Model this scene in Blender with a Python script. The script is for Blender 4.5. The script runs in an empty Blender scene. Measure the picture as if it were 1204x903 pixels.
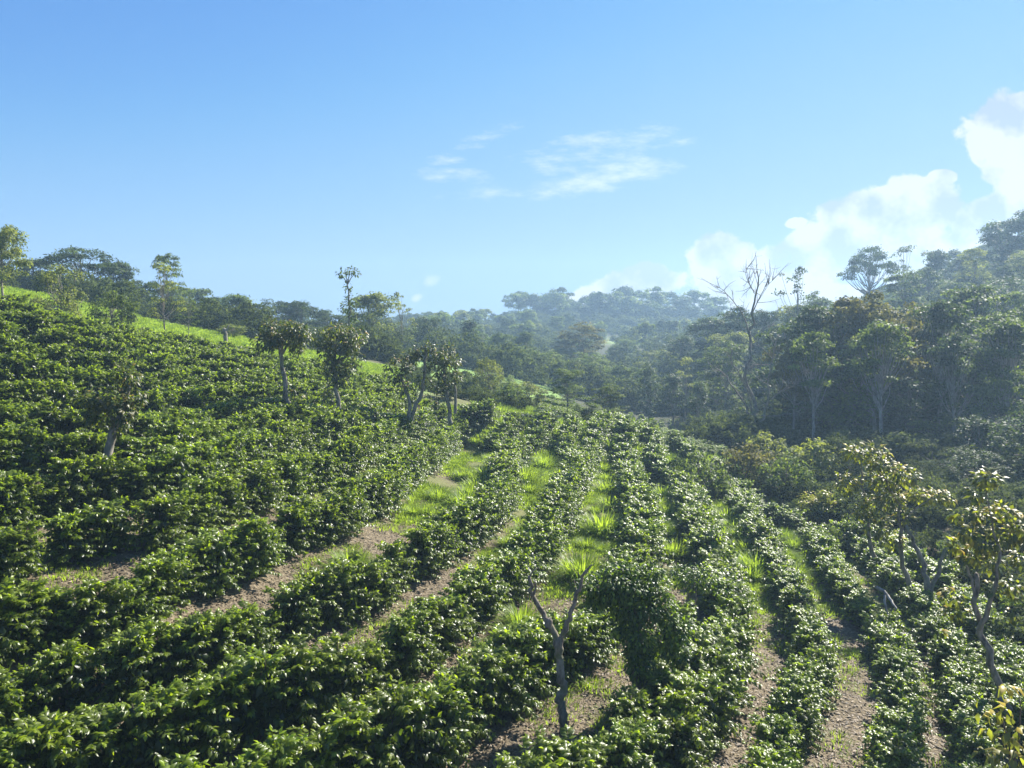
import bpy, math, random
import numpy as np
R = math.radians
rng = np.random.default_rng(7)
random.seed(7)
scene = bpy.context.scene
COL = scene.collection

# ------------------------------------------------------------------ camera, sky, sun, exposure
F, CX, HY = 900.0, 602.0, 410.0            # focal length in photo pixels, centre column, horizon line
cam_d = bpy.data.cameras.new('camera')
cam_d.sensor_width = 36.0
cam_d.lens = 36.0 * F / 1204.0
cam_d.shift_y = -41.5 / 1204.0
cam_d.clip_start, cam_d.clip_end = 0.1, 5000.0
cam = bpy.data.objects.new('camera', cam_d)
COL.objects.link(cam)
cam.location = (0, 0, 0)
cam.rotation_euler = (R(90), 0, 0)
scene.camera = cam

SUN_AZ, SUN_EL = R(44), R(40)              # azimuth clockwise from +Y (the view), elevation
world = bpy.data.worlds.new('World')
scene.world = world
world.use_nodes = True
scene.view_settings.view_transform = 'Standard'
scene.view_settings.look = 'None'
scene.view_settings.exposure = 1.55
scene.view_settings.gamma = 1.0
scene.cycles.use_denoising = True
scene.cycles.max_bounces = 8
scene.cycles.transparent_max_bounces = 8
scene.cycles.volume_bounces = 1
scene.cycles.sample_clamp_indirect = 4.0


class NT:
    """a thin helper around a node tree"""
    def __init__(self, tree):
        self.t = tree
        self.n, self.l = tree.nodes, tree.links
    def node(self, kind, **kw):
        nd = self.n.new(kind)
        for k, v in kw.items():
            setattr(nd, k, v)
        return nd
    def put(self, sock, v):
        if hasattr(v, 'is_linked') or hasattr(v, 'links'):
            self.l.new(v, sock)
        else:
            sock.default_value = v
    def math(self, op, a, b=None, c=None, clamp=False):
        nd = self.node('ShaderNodeMath', operation=op, use_clamp=clamp)
        for i, v in enumerate((a, b, c)):
            if v is not None:
                self.put(nd.inputs[i], v)
        return nd.outputs[0]
    def mix(self, fac, a, b):
        nd = self.node('ShaderNodeMix', data_type='RGBA')
        self.put(nd.inputs[0], fac); self.put(nd.inputs[6], a); self.put(nd.inputs[7], b)
        return nd.outputs[2]
    def noise(self, vec, scale, detail=4.0, rough=0.55, lac=2.0):
        nd = self.node('ShaderNodeTexNoise')
        if vec is not None:
            self.put(nd.inputs['Vector'], vec)
        nd.inputs['Scale'].default_value = scale
        nd.inputs['Detail'].default_value = detail
        nd.inputs['Roughness'].default_value = rough
        nd.inputs['Lacunarity'].default_value = lac
        return nd.outputs[0]
    def ramp(self, fac, lo, hi):
        nd = self.node('ShaderNodeMapRange', interpolation_type='SMOOTHSTEP')
        self.put(nd.inputs[0], fac)
        self.put(nd.inputs[1], lo); self.put(nd.inputs[2], hi)
        return nd.outputs[0]


def build_world():
    w = NT(world.node_tree)
    w.n.clear()
    out = w.node('ShaderNodeOutputWorld')
    bg = w.node('ShaderNodeBackground')
    sky = w.node('ShaderNodeTexSky', sky_type='NISHITA')
    sky.sun_disc = False
    sky.sun_elevation = SUN_EL
    sky.sun_rotation = SUN_AZ
    sky.altitude = 1200
    sky.air_density = 1.0
    sky.dust_density = 0.0
    sky.ozone_density = 2.0
    tc = w.node('ShaderNodeTexCoord')
    sep = w.node('ShaderNodeSeparateXYZ')
    w.l.new(tc.outputs['Generated'], sep.inputs[0])
    x, y, z = sep.outputs
    yy = w.math('MAXIMUM', y, 0.05)
    u, v = w.math('DIVIDE', x, yy), w.math('DIVIDE', z, yy)
    comb = w.node('ShaderNodeCombineXYZ')
    w.l.new(u, comb.inputs[0]); w.l.new(v, comb.inputs[1])
    uv = comb.outputs[0]
    def vadd(a, vec):
        nd = w.node('ShaderNodeVectorMath', operation='ADD')
        w.put(nd.inputs[0], a); nd.inputs[1].default_value = vec
        return nd.outputs[0]
    def blob(px, py, rx, ry, rot=0.0):
        cu, cv = (px - CX) / F, (HY - py) / F
        du, dv = w.math('SUBTRACT', u, cu), w.math('SUBTRACT', v, cv)
        c, s = math.cos(R(rot)), math.sin(R(rot))
        a = w.math('ADD', w.math('MULTIPLY', du, c * F / rx), w.math('MULTIPLY', dv, s * F / rx))
        b = w.math('ADD', w.math('MULTIPLY', du, -s * F / ry), w.math('MULTIPLY', dv, c * F / ry))
        d2 = w.math('ADD', w.math('MULTIPLY', a, a), w.math('MULTIPLY', b, b))
        return w.math('SUBTRACT', 1.0, d2)
    def union(bs):
        m = bs[0]
        for b in bs[1:]:
            nd = w.node('ShaderNodeMath', operation='SMOOTH_MAX')
            w.l.new(m, nd.inputs[0]); w.l.new(b, nd.inputs[1]); nd.inputs[2].default_value = 0.3
            m = nd.outputs[0]
        return m
    cumulus = union([blob(1185, 152, 66, 44, 25), blob(1230, 205, 80, 60), blob(1175, 245, 62, 26, 15),
                     blob(1050, 255, 110, 42, 12), blob(985, 285, 95, 38, 22), blob(845, 308, 42, 34), blob(900, 330, 90, 30),
                     blob(742, 337, 72, 22, 12), blob(1109, 208, 20, 11), blob(920, 350, 120, 20, 0),
                     blob(1100, 300, 130, 38), blob(935, 262, 16, 7, 10)])
    n1 = w.noise(uv, 13.0, 10.0, 0.60)
    dens = w.math('ADD', w.math('MULTIPLY', cumulus, 0.9), w.math('MULTIPLY', w.math('SUBTRACT', n1, 0.475), 3.2))
    n1b = w.noise(uv, 11.0, 4.0, 0.55)
    n2 = w.noise(vadd(uv, (0.020, 0.032, 0.0)), 11.0, 4.0, 0.55)
    lit = w.math('ADD', 0.60, w.math('MULTIPLY', w.math('SUBTRACT', n1b, n2), 5.5), clamp=True)
    cover = w.ramp(dens, -0.02, 0.30)
    # thin high wisps
    sc = w.node('ShaderNodeMapping')
    sc.inputs['Rotation'].default_value = (0, 0, R(-12))
    sc.inputs['Scale'].default_value = (1.0, 3.2, 1.0)
    w.l.new(uv, sc.inputs[0])
    n3 = w.noise(sc.outputs[0], 11.0, 10.0, 0.66)
    cirrus = union([blob(705, 178, 85, 24, 12), blob(720, 205, 80, 18, 14), blob(640, 222, 110, 12, 4), blob(572, 160, 34, 10, 18),
                    blob(518, 187, 24, 7, 0), blob(560, 208, 60, 9, -4), blob(790, 170, 30, 8, 10)])
    cdens = w.math('ADD', w.math('MULTIPLY', cirrus, 0.5), w.math('MULTIPLY', w.math('SUBTRACT', n3, 0.5), 4.5))
    ccover = w.math('MULTIPLY', w.ramp(cdens, -0.15, 1.25), 0.72)
    small = union([blob(508, 329, 13, 8, 25), blob(490, 350, 8, 5, 20)])
    sdens = w.math('ADD', w.math('MULTIPLY', small, 0.6), w.math('MULTIPLY', w.math('SUBTRACT', n1, 0.5), 2.5))
    scover = w.math('MULTIPLY', w.ramp(sdens, -0.1, 0.9), 0.7)
    front = w.ramp(y, 0.05, 0.2)
    # the sky's radiance graded per channel to the photograph's film response
    dn = w.node('ShaderNodeVectorMath', operation='SCALE')
    w.l.new(sky.outputs[0], dn.inputs[0]); dn.inputs['Scale'].default_value = 0.1
    cv = w.node('ShaderNodeRGBCurve')
    cm = cv.mapping
    cm.extend = 'HORIZONTAL'
    for c_, pts_ in enumerate([[(0, 0), (0.14, 0.110), (0.25, 0.262), (0.39, 0.35), (0.6, 0.39), (1.0, 0.45)],
                               [(0, 0), (0.237, 0.33), (0.38, 0.50), (0.6, 0.56), (0.8, 0.59), (1.0, 0.62)],
                               [(0, 0), (0.417, 0.77), (0.62, 0.84), (0.95, 0.86), (1.0, 0.87)]]):
        q = cm.curves[c_].points
        q[0].location, q[1].location = pts_[0], pts_[-1]
        for p_ in pts_[1:-1]:
            q.new(*p_)
    cm.update()
    w.l.new(dn.outputs[0], cv.inputs['Color'])
    up_ = w.node('ShaderNodeVectorMath', operation='SCALE')
    w.l.new(cv.outputs[0], up_.inputs[0]); up_.inputs['Scale'].default_value = 6.11
    skyc = up_.outputs[0]
    white = (5.0, 5.1, 5.25, 1)
    shade = (2.9, 3.45, 4.2, 1)
    ccol = w.mix(lit, shade, white)
    c1 = w.mix(w.math('MULTIPLY', ccover, front), skyc, (5.2, 5.7, 6.2, 1))
    c2 = w.mix(w.math('MULTIPLY', scover, front), c1, (5.4, 5.7, 6.1, 1))
    c3 = w.mix(w.math('MULTIPLY', w.math('MULTIPLY', cover, 0.96), front), c2, ccol)
    w.l.new(c3, bg.inputs[0])
    bg.inputs[1].default_value = 0.055
    w.l.new(bg.outputs[0], out.inputs[0])


build_world()
sun_d = bpy.data.lights.new('sun', 'SUN')
sun_d.energy = 5.0
sun_d.angle = R(0.53)
sun_d.color = (1.0, 0.95, 0.86)
sun = bpy.data.objects.new('sun', sun_d)
COL.objects.link(sun)
sun.rotation_euler = (R(90) - SUN_EL, 0, math.pi - SUN_AZ)
sun.location = (60, 60, 80)

# ------------------------------------------------------------------ helpers
def link(o, parent=None):
    COL.objects.link(o)
    if parent is not None:
        o.parent = parent
    return o

def tag(o, label=None, cat=None, group=None, kind=None):
    for k, v in (('label', label), ('category', cat), ('group', group), ('kind', kind)):
        if v:
            o[k] = v
    return o

def empty(name, loc, rz=0.0, sc=1.0):
    o = bpy.data.objects.new(name, None)
    o.empty_display_size = 0.3
    o.location = loc
    o.rotation_euler = (0, 0, rz)
    o.scale = (sc, sc, sc) if np.isscalar(sc) else sc
    return link(o)

def mesh(name, V, faces, mat=None, attrs=None, smooth=False):
    """V (n,3); faces: list of (m,k) int arrays"""
    me = bpy.data.meshes.new(name)
    V = np.asarray(V, dtype=np.float32)
    me.vertices.add(len(V))
    me.vertices.foreach_set('co', V.ravel())
    if not isinstance(faces, list):
        faces = [faces]
    faces = [np.asarray(f, dtype=np.int32) for f in faces if len(f)]
    tot = np.concatenate([np.full(len(f), f.shape[1], dtype=np.int32) for f in faces])
    idx = np.concatenate([f.ravel() for f in faces])
    st = np.concatenate([[0], np.cumsum(tot)[:-1]]).astype(np.int32)
    me.loops.add(len(idx))
    me.loops.foreach_set('vertex_index', idx)
    me.polygons.add(len(tot))
    me.polygons.foreach_set('loop_start', st)
    if smooth:
        me.polygons.foreach_set('use_smooth', np.ones(len(tot), dtype=bool))
    for k, a in (attrs or {}).items():
        a = np.asarray(a, dtype=np.float32)
        at = me.attributes.new(k, 'FLOAT', 'POINT')
        at.data.foreach_set('value', a)
    me.update(calc_edges=True)
    if mat is not None:
        me.materials.append(mat)
    return me

def obj(name, me, parent=None, loc=None):
    o = bpy.data.objects.new(name, me)
    if loc is not None:
        o.location = loc
    return link(o, parent)

class Geo:
    """collects triangles/quads with a tint per vertex"""
    def __init__(self):
        self.V, self.F3, self.F4, self.T, self.n = [], [], [], [], 0
    def add(self, V, f3=None, f4=None, tint=0.5):
        V = np.asarray(V, dtype=float)
        if f3 is not None: self.F3.append(np.asarray(f3) + self.n)
        if f4 is not None: self.F4.append(np.asarray(f4) + self.n)
        self.V.append(V)
        self.T.append(np.full(len(V), tint) if np.isscalar(tint) else np.asarray(tint))
        self.n += len(V)
    def mesh(self, name, mat, smooth=False):
        fs = []
        if self.F3: fs.append(np.concatenate(self.F3))
        if self.F4: fs.append(np.concatenate(self.F4))
        return mesh(name, np.concatenate(self.V), fs, mat, {'tint': np.concatenate(self.T)}, smooth)

def norm(v):
    return v / (np.linalg.norm(v, axis=-1, keepdims=True) + 1e-9)

def leaves(g, P, D, N, L, W, tint, droop=0.18, fold=0.15):
    """five-point folded leaves"""
    P, D, N = np.asarray(P), norm(np.asarray(D)), np.asarray(N)
    N = norm(N - D * (N * D).sum(-1, keepdims=True))
    S = np.cross(D, N)
    L, W = np.asarray(L)[:, None], np.asarray(W)[:, None]
    n = len(P)
    b = P
    m = P + D * L * 0.48 + N * L * 0.07
    l = P + D * L * 0.45 + S * W * 0.5 - N * W * fold
    r = P + D * L * 0.45 - S * W * 0.5 - N * W * fold
    t = P + D * L * 0.97 - N * L * droop
    V = np.stack([b, l, m, r, t], 1).reshape(-1, 3)
    k = np.arange(n)[:, None] * 5
    f = np.concatenate([k + [0, 1, 2], k + [0, 2, 3], k + [1, 4, 2], k + [2, 4, 3]])
    g.add(V, f3=f, tint=np.repeat(tint, 5))

def cards(g, P, D, N, L, W, tint):
    """small pointed leaf sprays, one bent quad each"""
    D = norm(D); N = norm(N - D * (N * D).sum(-1, keepdims=True)); S = np.cross(D, N)
    L, W = L[:, None], W[:, None]
    n = len(P)
    V = np.stack([P - D * L * 0.5, P + S * W * 0.5 + D * L * 0.05, P + D * L * 0.5 - N * L * 0.12, P - S * W * 0.5 + D * L * 0.05], 1).reshape(-1, 3)
    g.add(V, f4=np.arange(n)[:, None] * 4 + [0, 1, 2, 3], tint=np.repeat(tint, 4))

def tube(g, pts, rad, sides=6, tint=0.5):
    pts = np.asarray(pts, dtype=float)
    n = len(pts)
    rad = np.full(n, rad) if np.isscalar(rad) else np.asarray(rad)
    T = norm(np.gradient(pts, axis=0))
    ref = np.array([0.31, 0.87, 0.1]) if abs(T[:, 2]).mean() > 0.6 else np.array([0.1, 0.2, 0.97])
    A = norm(np.cross(T, ref)); B = np.cross(T, A)
    th = np.linspace(0, 2 * math.pi, sides, endpoint=False)
    V = pts[:, None] + rad[:, None, None] * (np.cos(th)[None, :, None] * A[:, None] + np.sin(th)[None, :, None] * B[:, None])
    i = np.arange(n - 1)[:, None] * sides
    j = np.arange(sides)[None]
    jn = (j + 1) % sides
    q = np.stack([i + j, i + jn, i + sides + jn, i + sides + j], -1).reshape(-1, 4)
    V = np.concatenate([V.reshape(-1, 3), pts[-1:] + T[-1:] * rad[-1]])
    k = (n - 1) * sides
    cap = np.stack([k + np.arange(sides), k + (np.arange(sides) + 1) % sides, np.full(sides, n * sides)], -1)
    g.add(V, f3=cap, f4=q, tint=tint)

def spline(pts, n, wob=0.0, rg=rng):
    """smooth path through points"""
    pts = np.asarray(pts, dtype=float)
    t = np.concatenate([[0], np.cumsum(np.linalg.norm(np.diff(pts, axis=0), axis=1))])
    m = len(pts)
    if m == 2:
        s = np.linspace(0, 1, n)[:, None]
        out = pts[0] * (1 - s) + pts[1] * s
    else:
        tang = np.gradient(pts, t, axis=0)
        ts = np.linspace(0, t[-1], n)
        k = np.clip(np.searchsorted(t, ts, side='right') - 1, 0, m - 2)
        h = (t[k + 1] - t[k])[:, None]
        s = ((ts - t[k])[:, None]) / h
        out = ((2*s**3 - 3*s**2 + 1) * pts[k] + (s**3 - 2*s**2 + s) * h * tang[k] + (-2*s**3 + 3*s**2) * pts[k+1] + (s**3 - s**2) * h * tang[k+1])
    if wob:
        out[1:-1] += rg.normal(0, wob, out[1:-1].shape)
    return out

# ------------------------------------------------------------------ materials
def new_mat(name):
    m = bpy.data.materials.new(name)
    m.use_nodes = True
    w = NT(m.node_tree)
    w.n.clear()
    return m, w

def leaf_mat(name, dark, light, trans, gloss=0.35, spec=0.5, tfac=0.35, vary=0.25):
    """leaf: tint picks dark..light; light passes through the blade"""
    m, w = new_mat(name)
    out = w.node('ShaderNodeOutputMaterial')
    at = w.node('ShaderNodeAttribute', attribute_name='tint')
    oi = w.node('ShaderNodeObjectInfo')
    c = w.mix(at.outputs['Fac'], (*dark, 1), (*light, 1))
    hsv = w.node('ShaderNodeHueSaturation')
    w.l.new(c, hsv.inputs['Color'])
    w.l.new(w.math('ADD', 1.0 - vary / 2, w.math('MULTIPLY', oi.outputs['Random'], vary)), hsv.inputs['Value'])
    hsv.inputs['Hue'].default_value = 0.5
    w.l.new(w.math('ADD', 0.492, w.math('MULTIPLY', oi.outputs['Random'], 0.016)), hsv.inputs['Hue'])
    p = w.node('ShaderNodeBsdfPrincipled')
    w.l.new(hsv.outputs[0], p.inputs['Base Color'])
    p.inputs['Roughness'].default_value = gloss
    p.inputs['Specular IOR Level'].default_value = spec
    tr = w.node('ShaderNodeBsdfTranslucent')
    tc = w.mix(at.outputs['Fac'], (trans[0] * 0.22, trans[1] * 0.26, trans[2] * 0.4, 1), (min(trans[0] * 1.5, 0.9), min(trans[1] * 1.4, 0.9), trans[2], 1))
    w.l.new(tc, tr.inputs[0])
    mx = w.node('ShaderNodeMixShader')
    mx.inputs[0].default_value = tfac
    w.l.new(p.outputs[0], mx.inputs[1]); w.l.new(tr.outputs[0], mx.inputs[2])
    w.l.new(mx.outputs[0], out.inputs[0])
    return m

def bark_mat(name, c1, c2, scale=6.0, moss=None):
    m, w = new_mat(name)
    out = w.node('ShaderNodeOutputMaterial')
    tc = w.node('ShaderNodeTexCoord')
    mp = w.node('ShaderNodeMapping')
    mp.inputs['Scale'].default_value = (1, 1, 0.35)
    w.l.new(tc.outputs['Object'], mp.inputs[0])
    n = w.noise(mp.outputs[0], scale, 6, 0.65)
    c = w.mix(w.ramp(n, 0.3, 0.7), (*c1, 1), (*c2, 1))
    if moss:
        n2 = w.noise(tc.outputs['Object'], 2.3, 5, 0.6)
        c = w.mix(w.ramp(n2, 0.5, 0.66), c, (*moss, 1))
    p = w.node('ShaderNodeBsdfPrincipled')
    w.l.new(c, p.inputs['Base Color'])
    p.inputs['Roughness'].default_value = 0.85
    b = w.node('ShaderNodeBump')
    b.inputs['Strength'].default_value = 0.6; b.inputs['Distance'].default_value = 0.05
    w.l.new(n, b.inputs['Height']); w.l.new(b.outputs[0], p.inputs['Normal'])
    w.l.new(p.outputs[0], out.inputs[0])
    return m

M = {}
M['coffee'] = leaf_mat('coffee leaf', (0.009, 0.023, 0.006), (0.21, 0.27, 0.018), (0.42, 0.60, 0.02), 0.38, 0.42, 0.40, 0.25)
M['shade'] = leaf_mat('large shade leaf', (0.030, 0.060, 0.014), (0.34, 0.19, 0.03), (0.32, 0.42, 0.03), 0.45, 0.4, 0.36)
M['yellow'] = leaf_mat('yellowing leaf', (0.060, 0.105, 0.03), (0.52, 0.36, 0.04), (0.34, 0.42, 0.035), 0.45, 0.4, 0.38)
M['green'] = leaf_mat('mid green leaf', (0.034, 0.066, 0.020), (0.120, 0.165, 0.045), (0.22, 0.31, 0.045), 0.6, 0.2, 0.42, 0.4)
M['dark'] = leaf_mat('dark green leaf', (0.024, 0.045, 0.018), (0.068, 0.100, 0.034), (0.13, 0.20, 0.04), 0.6, 0.2, 0.36, 0.4)
M['under'] = leaf_mat('undergrowth leaf', (0.018, 0.034, 0.012), (0.070, 0.092, 0.030), (0.14, 0.19, 0.035), 0.8, 0.1, 0.36, 0.5)
M['pale'] = leaf_mat('pale olive leaf', (0.066, 0.098, 0.032), (0.20, 0.23, 0.065), (0.33, 0.39, 0.06), 0.6, 0.2, 0.44, 0.3)
M['rust'] = leaf_mat('rusty olive leaf', (0.064, 0.074, 0.024), (0.165, 0.145, 0.045), (0.25, 0.25, 0.05), 0.65, 0.2, 0.40, 0.3)
M['vine'] = leaf_mat('vine leaf', (0.018, 0.046, 0.012), (0.17, 0.24, 0.02), (0.32, 0.50, 0.02), 0.42, 0.4, 0.38)
M['grass'] = leaf_mat('grass blade', (0.085, 0.15, 0.022), (0.26, 0.33, 0.05), (0.42, 0.60, 0.05), 0.5, 0.3, 0.5)
M['litter'] = leaf_mat('dry litter', (0.070, 0.050, 0.032), (0.29, 0.225, 0.145), (0.10, 0.07, 0.04), 0.6, 0.3, 0.12)
M['bark'] = bark_mat('grey bark', (0.065, 0.055, 0.042), (0.30, 0.265, 0.21), 8.0, (0.15, 0.16, 0.10))
M['pale_bark'] = bark_mat('pale bark', (0.13, 0.115, 0.09), (0.40, 0.37, 0.31), 7.0)
M['dark_bark'] = bark_mat('mossy dark bark', (0.070, 0.057, 0.042), (0.27, 0.225, 0.165), 11.0, (0.11, 0.12, 0.045))
M['brown_bark'] = bark_mat('brown stem', (0.06, 0.045, 0.03), (0.13, 0.10, 0.07), 14.0)

def ground_mat():
    m, w = new_mat('soil and grass')
    out = w.node('ShaderNodeOutputMaterial')
    geo = w.node('ShaderNodeNewGeometry')
    pos = geo.outputs['Position']
    at = w.node('ShaderNodeAttribute', attribute_name='meadow')
    at2 = w.node('ShaderNodeAttribute', attribute_name='weeds')
    fine = w.noise(pos, 9.0, 6, 0.7)
    chips = w.node('ShaderNodeTexVoronoi')
    w.l.new(pos, chips.inputs['Vector']); chips.inputs['Scale'].default_value = 16.0
    soil = w.mix(w.ramp(fine, 0.3, 0.7), (0.070, 0.054, 0.034, 1), (0.180, 0.145, 0.092, 1))
    soil = w.mix(w.math('MULTIPLY', w.ramp(chips.outputs['Color'], 0.45, 0.95), 0.55), soil, (0.26, 0.21, 0.14, 1))
    patch = w.noise(pos, 0.55, 5, 0.6)
    weed = w.ramp(w.math('ADD', w.math('MULTIPLY', patch, 1.0), w.math('MULTIPLY', at2.outputs['Fac'], 0.35)), 0.64, 0.84)
    gcol = w.mix(fine, (0.07, 0.085, 0.025, 1), (0.17, 0.18, 0.055, 1))
    c = w.mix(w.math('MULTIPLY', weed, 0.8), soil, gcol)
    mg = w.mix(w.ramp(w.noise(pos, 1.1, 5, 0.65), 0.35, 0.65), (0.10, 0.19, 0.03, 1), (0.19, 0.29, 0.055, 1))
    dry = w.ramp(w.noise(pos, 0.32, 6, 0.65), 0.52, 0.66)
    mg = w.mix(w.math('MULTIPLY', dry, 0.6), mg, (0.20, 0.185, 0.075, 1))
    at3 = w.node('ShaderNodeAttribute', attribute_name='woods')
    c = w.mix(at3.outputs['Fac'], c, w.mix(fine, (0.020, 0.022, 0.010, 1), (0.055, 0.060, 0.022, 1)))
    c = w.mix(at.outputs['Fac'], c, mg)
    p = w.node('ShaderNodeBsdfPrincipled')
    w.l.new(c, p.inputs['Base Color'])
    p.inputs['Roughness'].default_value = 0.9
    p.inputs['Specular IOR Level'].default_value = 0.2
    b = w.node('ShaderNodeBump')
    b.inputs['Strength'].default_value = 0.8; b.inputs['Distance'].default_value = 0.05
    w.l.new(w.math('ADD', fine, w.math('MULTIPLY', chips.outputs['Distance'], 0.6)), b.inputs['Height'])
    w.l.new(b.outputs[0], p.inputs['Normal'])
    w.l.new(p.outputs[0], out.inputs[0])
    return m

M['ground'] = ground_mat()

# ------------------------------------------------------------------ the lie of the land
# Rows of coffee follow the contours: each entry is (level of the hedge tops below the eye, points along the row as seen)
ROWS = {
 'T': (3.28, [(460,484),(420,492),(370,502),(320,512),(285,525),(240,540),(212,550),(165,554),(120,556),(87,562),(40,567),(0,577)]),
 'U': (3.82, [(520,482),(484,495),(447,512),(410,528),(362,546),(320,556),(280,572),(228,584),(200,595),(174,602),(125,607),(90,613),(60,622),(0,631)]),
 'V': (4.52, [(575,480),(545,500),(522,515),(497,530),(459,556),(425,580),(400,592),(360,605),(325,615),(300,629),(260,642),(225,649),(200,659),(175,674),(150,687),(107,693),(75,701),(37,706),(0,715)]),
 'Vb': (4.75, [(608,482),(597,500),(580,520)]),
 'W': (5.25, [(642,487),(636,505),(613,523),(593,548),(587,577),(568,596),(540,612),(487,640),(450,658),(428,673),(387,687),(350,696),(300,714),(249,736),(212,744),(174,756),(120,769),(85,775),(35,786),(0,800)]),
 'Xb': (5.3, [(674,494),(668,513),(667,535)]),
 'X': (5.7, [(702,508),(690,536),(668,568),(652,600),(635,628),(600,658),(557,687),(515,713),(475,738),(440,756),(407,771),(372,788),(325,800),(275,809),(237,825),(180,836),(130,850),(80,865),(30,880),(0,888)]),
 'Y': (6.2, [(735,514),(736,538),(742,560),(750,600),(754,630),(748,655),(730,680),(708,705),(680,730),(640,750),(597,774),(557,797),(520,823),(470,846),(420,862),(375,877),(335,897)]),
 'Z': (6.6, [(768,524),(774,546),(795,563),(807,582),(817,605),(827,632),(838,658),(850,685),(860,712),(858,745),(842,780),(825,812),(795,838),(755,860),(715,878),(660,898)]),
 'A': (6.9, [(816,535),(830,555),(858,575),(884,608),(911,650),(937,690),(952,727),(950,765),(938,800),(925,840),(908,900)]),
 'B': (7.25, [(872,572),(895,588),(914,597),(944,618),(975,650),(1000,685),(1028,715),(1050,752),(1061,790),(1060,830),(1054,870),(1048,905)]),
 'C': (7.6, [(930,608),(960,622),(1000,634),(1030,650),(1058,680),(1088,708),(1112,745),(1130,790),(1142,840),(1148,895)]),
 'D': (8.1, [(985,620),(1030,632),(1075,658),(1120,690),(1155,725),(1185,780),(1210,850)]),
}
CAP = 46.0
ctrl = []                                   # (x, y, z) ground control points
for k, (lv, pts) in ROWS.items():
    hb = 1.15
    for px, py in pts:
        Y = min(F * lv / (py - HY), CAP)
        zc = -(py - HY) / F * Y
        ctrl.append(((px - CX) / F * Y, Y, zc - hb))
for px, py, Y in [
    # brow of the left hill and the meadow strip above it
    (-60,362,51),(0,374,50),(60,387,49),(130,403,48),(200,412,48),(250,422,48),(310,434,48),(380,446,48),(440,458,48),(490,472,47),
    (-60,330,64),(0,341,62),(60,355,62),(150,381,61),(220,394,60),(300,410,60),(370,422,60),(430,434,60),(470,446,60),
    (-60,330,90),(100,366,90),(200,391,92),(300,405,95),(400,416,90),(450,424,85),
    (100,372,160),(300,392,170),(420,396,170),
    # saddle, field and valley behind the rows
    (560,486,46),(530,470,56),(600,478,58),(660,490,58),(510,434,80),(560,434,110),(600,448,95),(650,476,76),(690,487,80),(720,497,72),(770,506,84),(800,515,84),(840,528,62),(760,484,110),(700,470,110),
    (560,418,170),(640,432,170),(720,446,160),(800,446,150),(860,440,140),
    (480,392,240),(560,394,250),(640,392,260),(720,404,260),(800,400,260),
    (560,380,380),(640,374,380),(700,369,380),(740,366,390),(790,370,380),(480,382,340),(360,388,300),
    (640,390,560),(740,388,560),(480,395,560),(300,400,560),
    # wooded slope on the right
    (890,530,62),(960,538,60),(1030,548,56),(1100,566,50),(1180,590,44),(1250,600,44),(960,600,40),(1040,618,36),(1130,650,31),(1200,690,27),(1270,690,27),
    (900,492,85),(1000,482,88),(1100,470,88),(1204,440,88),(900,412,125),(1000,398,125),(1100,376,125),(1204,345,125),
    (900,404,170),(1000,388,170),(1100,352,170),(1204,300,170),(1000,384,260),(1204,296,260),(1280,285,240),(860,392,260),(920,386,330),
    (1204,330,470),(1000,384,470),
    ]:
    ctrl.append(((px - CX) / F * Y, Y, (HY - py) / F * Y))
for a in (-60, -45, -35, -20, 0, 20, 35, 45, 60):
    for r in (2.5, 5.0, 8.0):
        ctrl.append((math.sin(R(a)) * r, math.cos(R(a)) * r, -7.7))
for a, r, z in [(-60,20,-3.5),(-60,50,4),(-60,100,6),(-60,300,10),(-60,600,0),(60,20,-9.2),(60,45,-9),(60,90,-2),(60,160,12),(60,300,20),(60,600,10),(-45,30,-1.5),(-45,14,-6.2),
                (-45,50,4.5),(-45,85,6),(45,15,-8.9),(45,25,-9.2),(-20,680,0),(0,680,0),(20,680,5),(45,680,20)]:
    ctrl.append((math.sin(R(a)) * r, math.cos(R(a)) * r, z))
ctrl = np.array(ctrl)

def polar(x, y):
    return np.arctan2(x, y), np.log(np.hypot(x, y))
ca, cr = polar(ctrl[:, 0], ctrl[:, 1])
ce = ctrl[:, 2] / np.exp(cr)
def tps_k(d2):
    return 0.5 * d2 * np.log(d2 + 1e-12)
C = np.stack([ca, cr], 1)
n = len(C)
K = tps_k(((C[:, None] - C[None]) ** 2).sum(-1)) + np.eye(n) * 0.0012
Pm = np.concatenate([np.ones((n, 1)), C], 1)
Amat = np.block([[K, Pm], [Pm.T, np.zeros((3, 3))]])
sol = np.linalg.solve(Amat, np.concatenate([ce, np.zeros(3)]))
def tps(a, l):
    a = np.clip(a, R(-62), R(62))
    q = np.stack([a, l], 1)
    out = np.empty(len(q))
    for i in range(0, len(q), 8000):
        b = q[i:i + 8000]
        out[i:i + 8000] = tps_k(((b[:, None] - C[None]) ** 2).sum(-1)) @ sol[:n] + sol[n] + b @ sol[n + 1:]
    return out
NA, NR = 321, 230
GA = np.linspace(R(-64), R(64), NA)
GL = np.linspace(math.log(1.5), math.log(480), NR)
ga, gl = np.meshgrid(GA, GL, indexing='ij')
GZ = (tps(ga.ravel(), gl.ravel()) * np.exp(gl.ravel())).reshape(NA, NR)
gx, gy = np.exp(gl) * np.sin(ga), np.exp(gl) * np.cos(ga)
# small humps and hollows
GZ += 0.05 * np.sin(gx * 1.3 + 1.7 * np.sin(gy * 0.7)) * np.sin(gy * 1.1 + 0.6 * gx) * np.clip(np.exp(gl) / 12, 0.3, 1.5)

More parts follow.
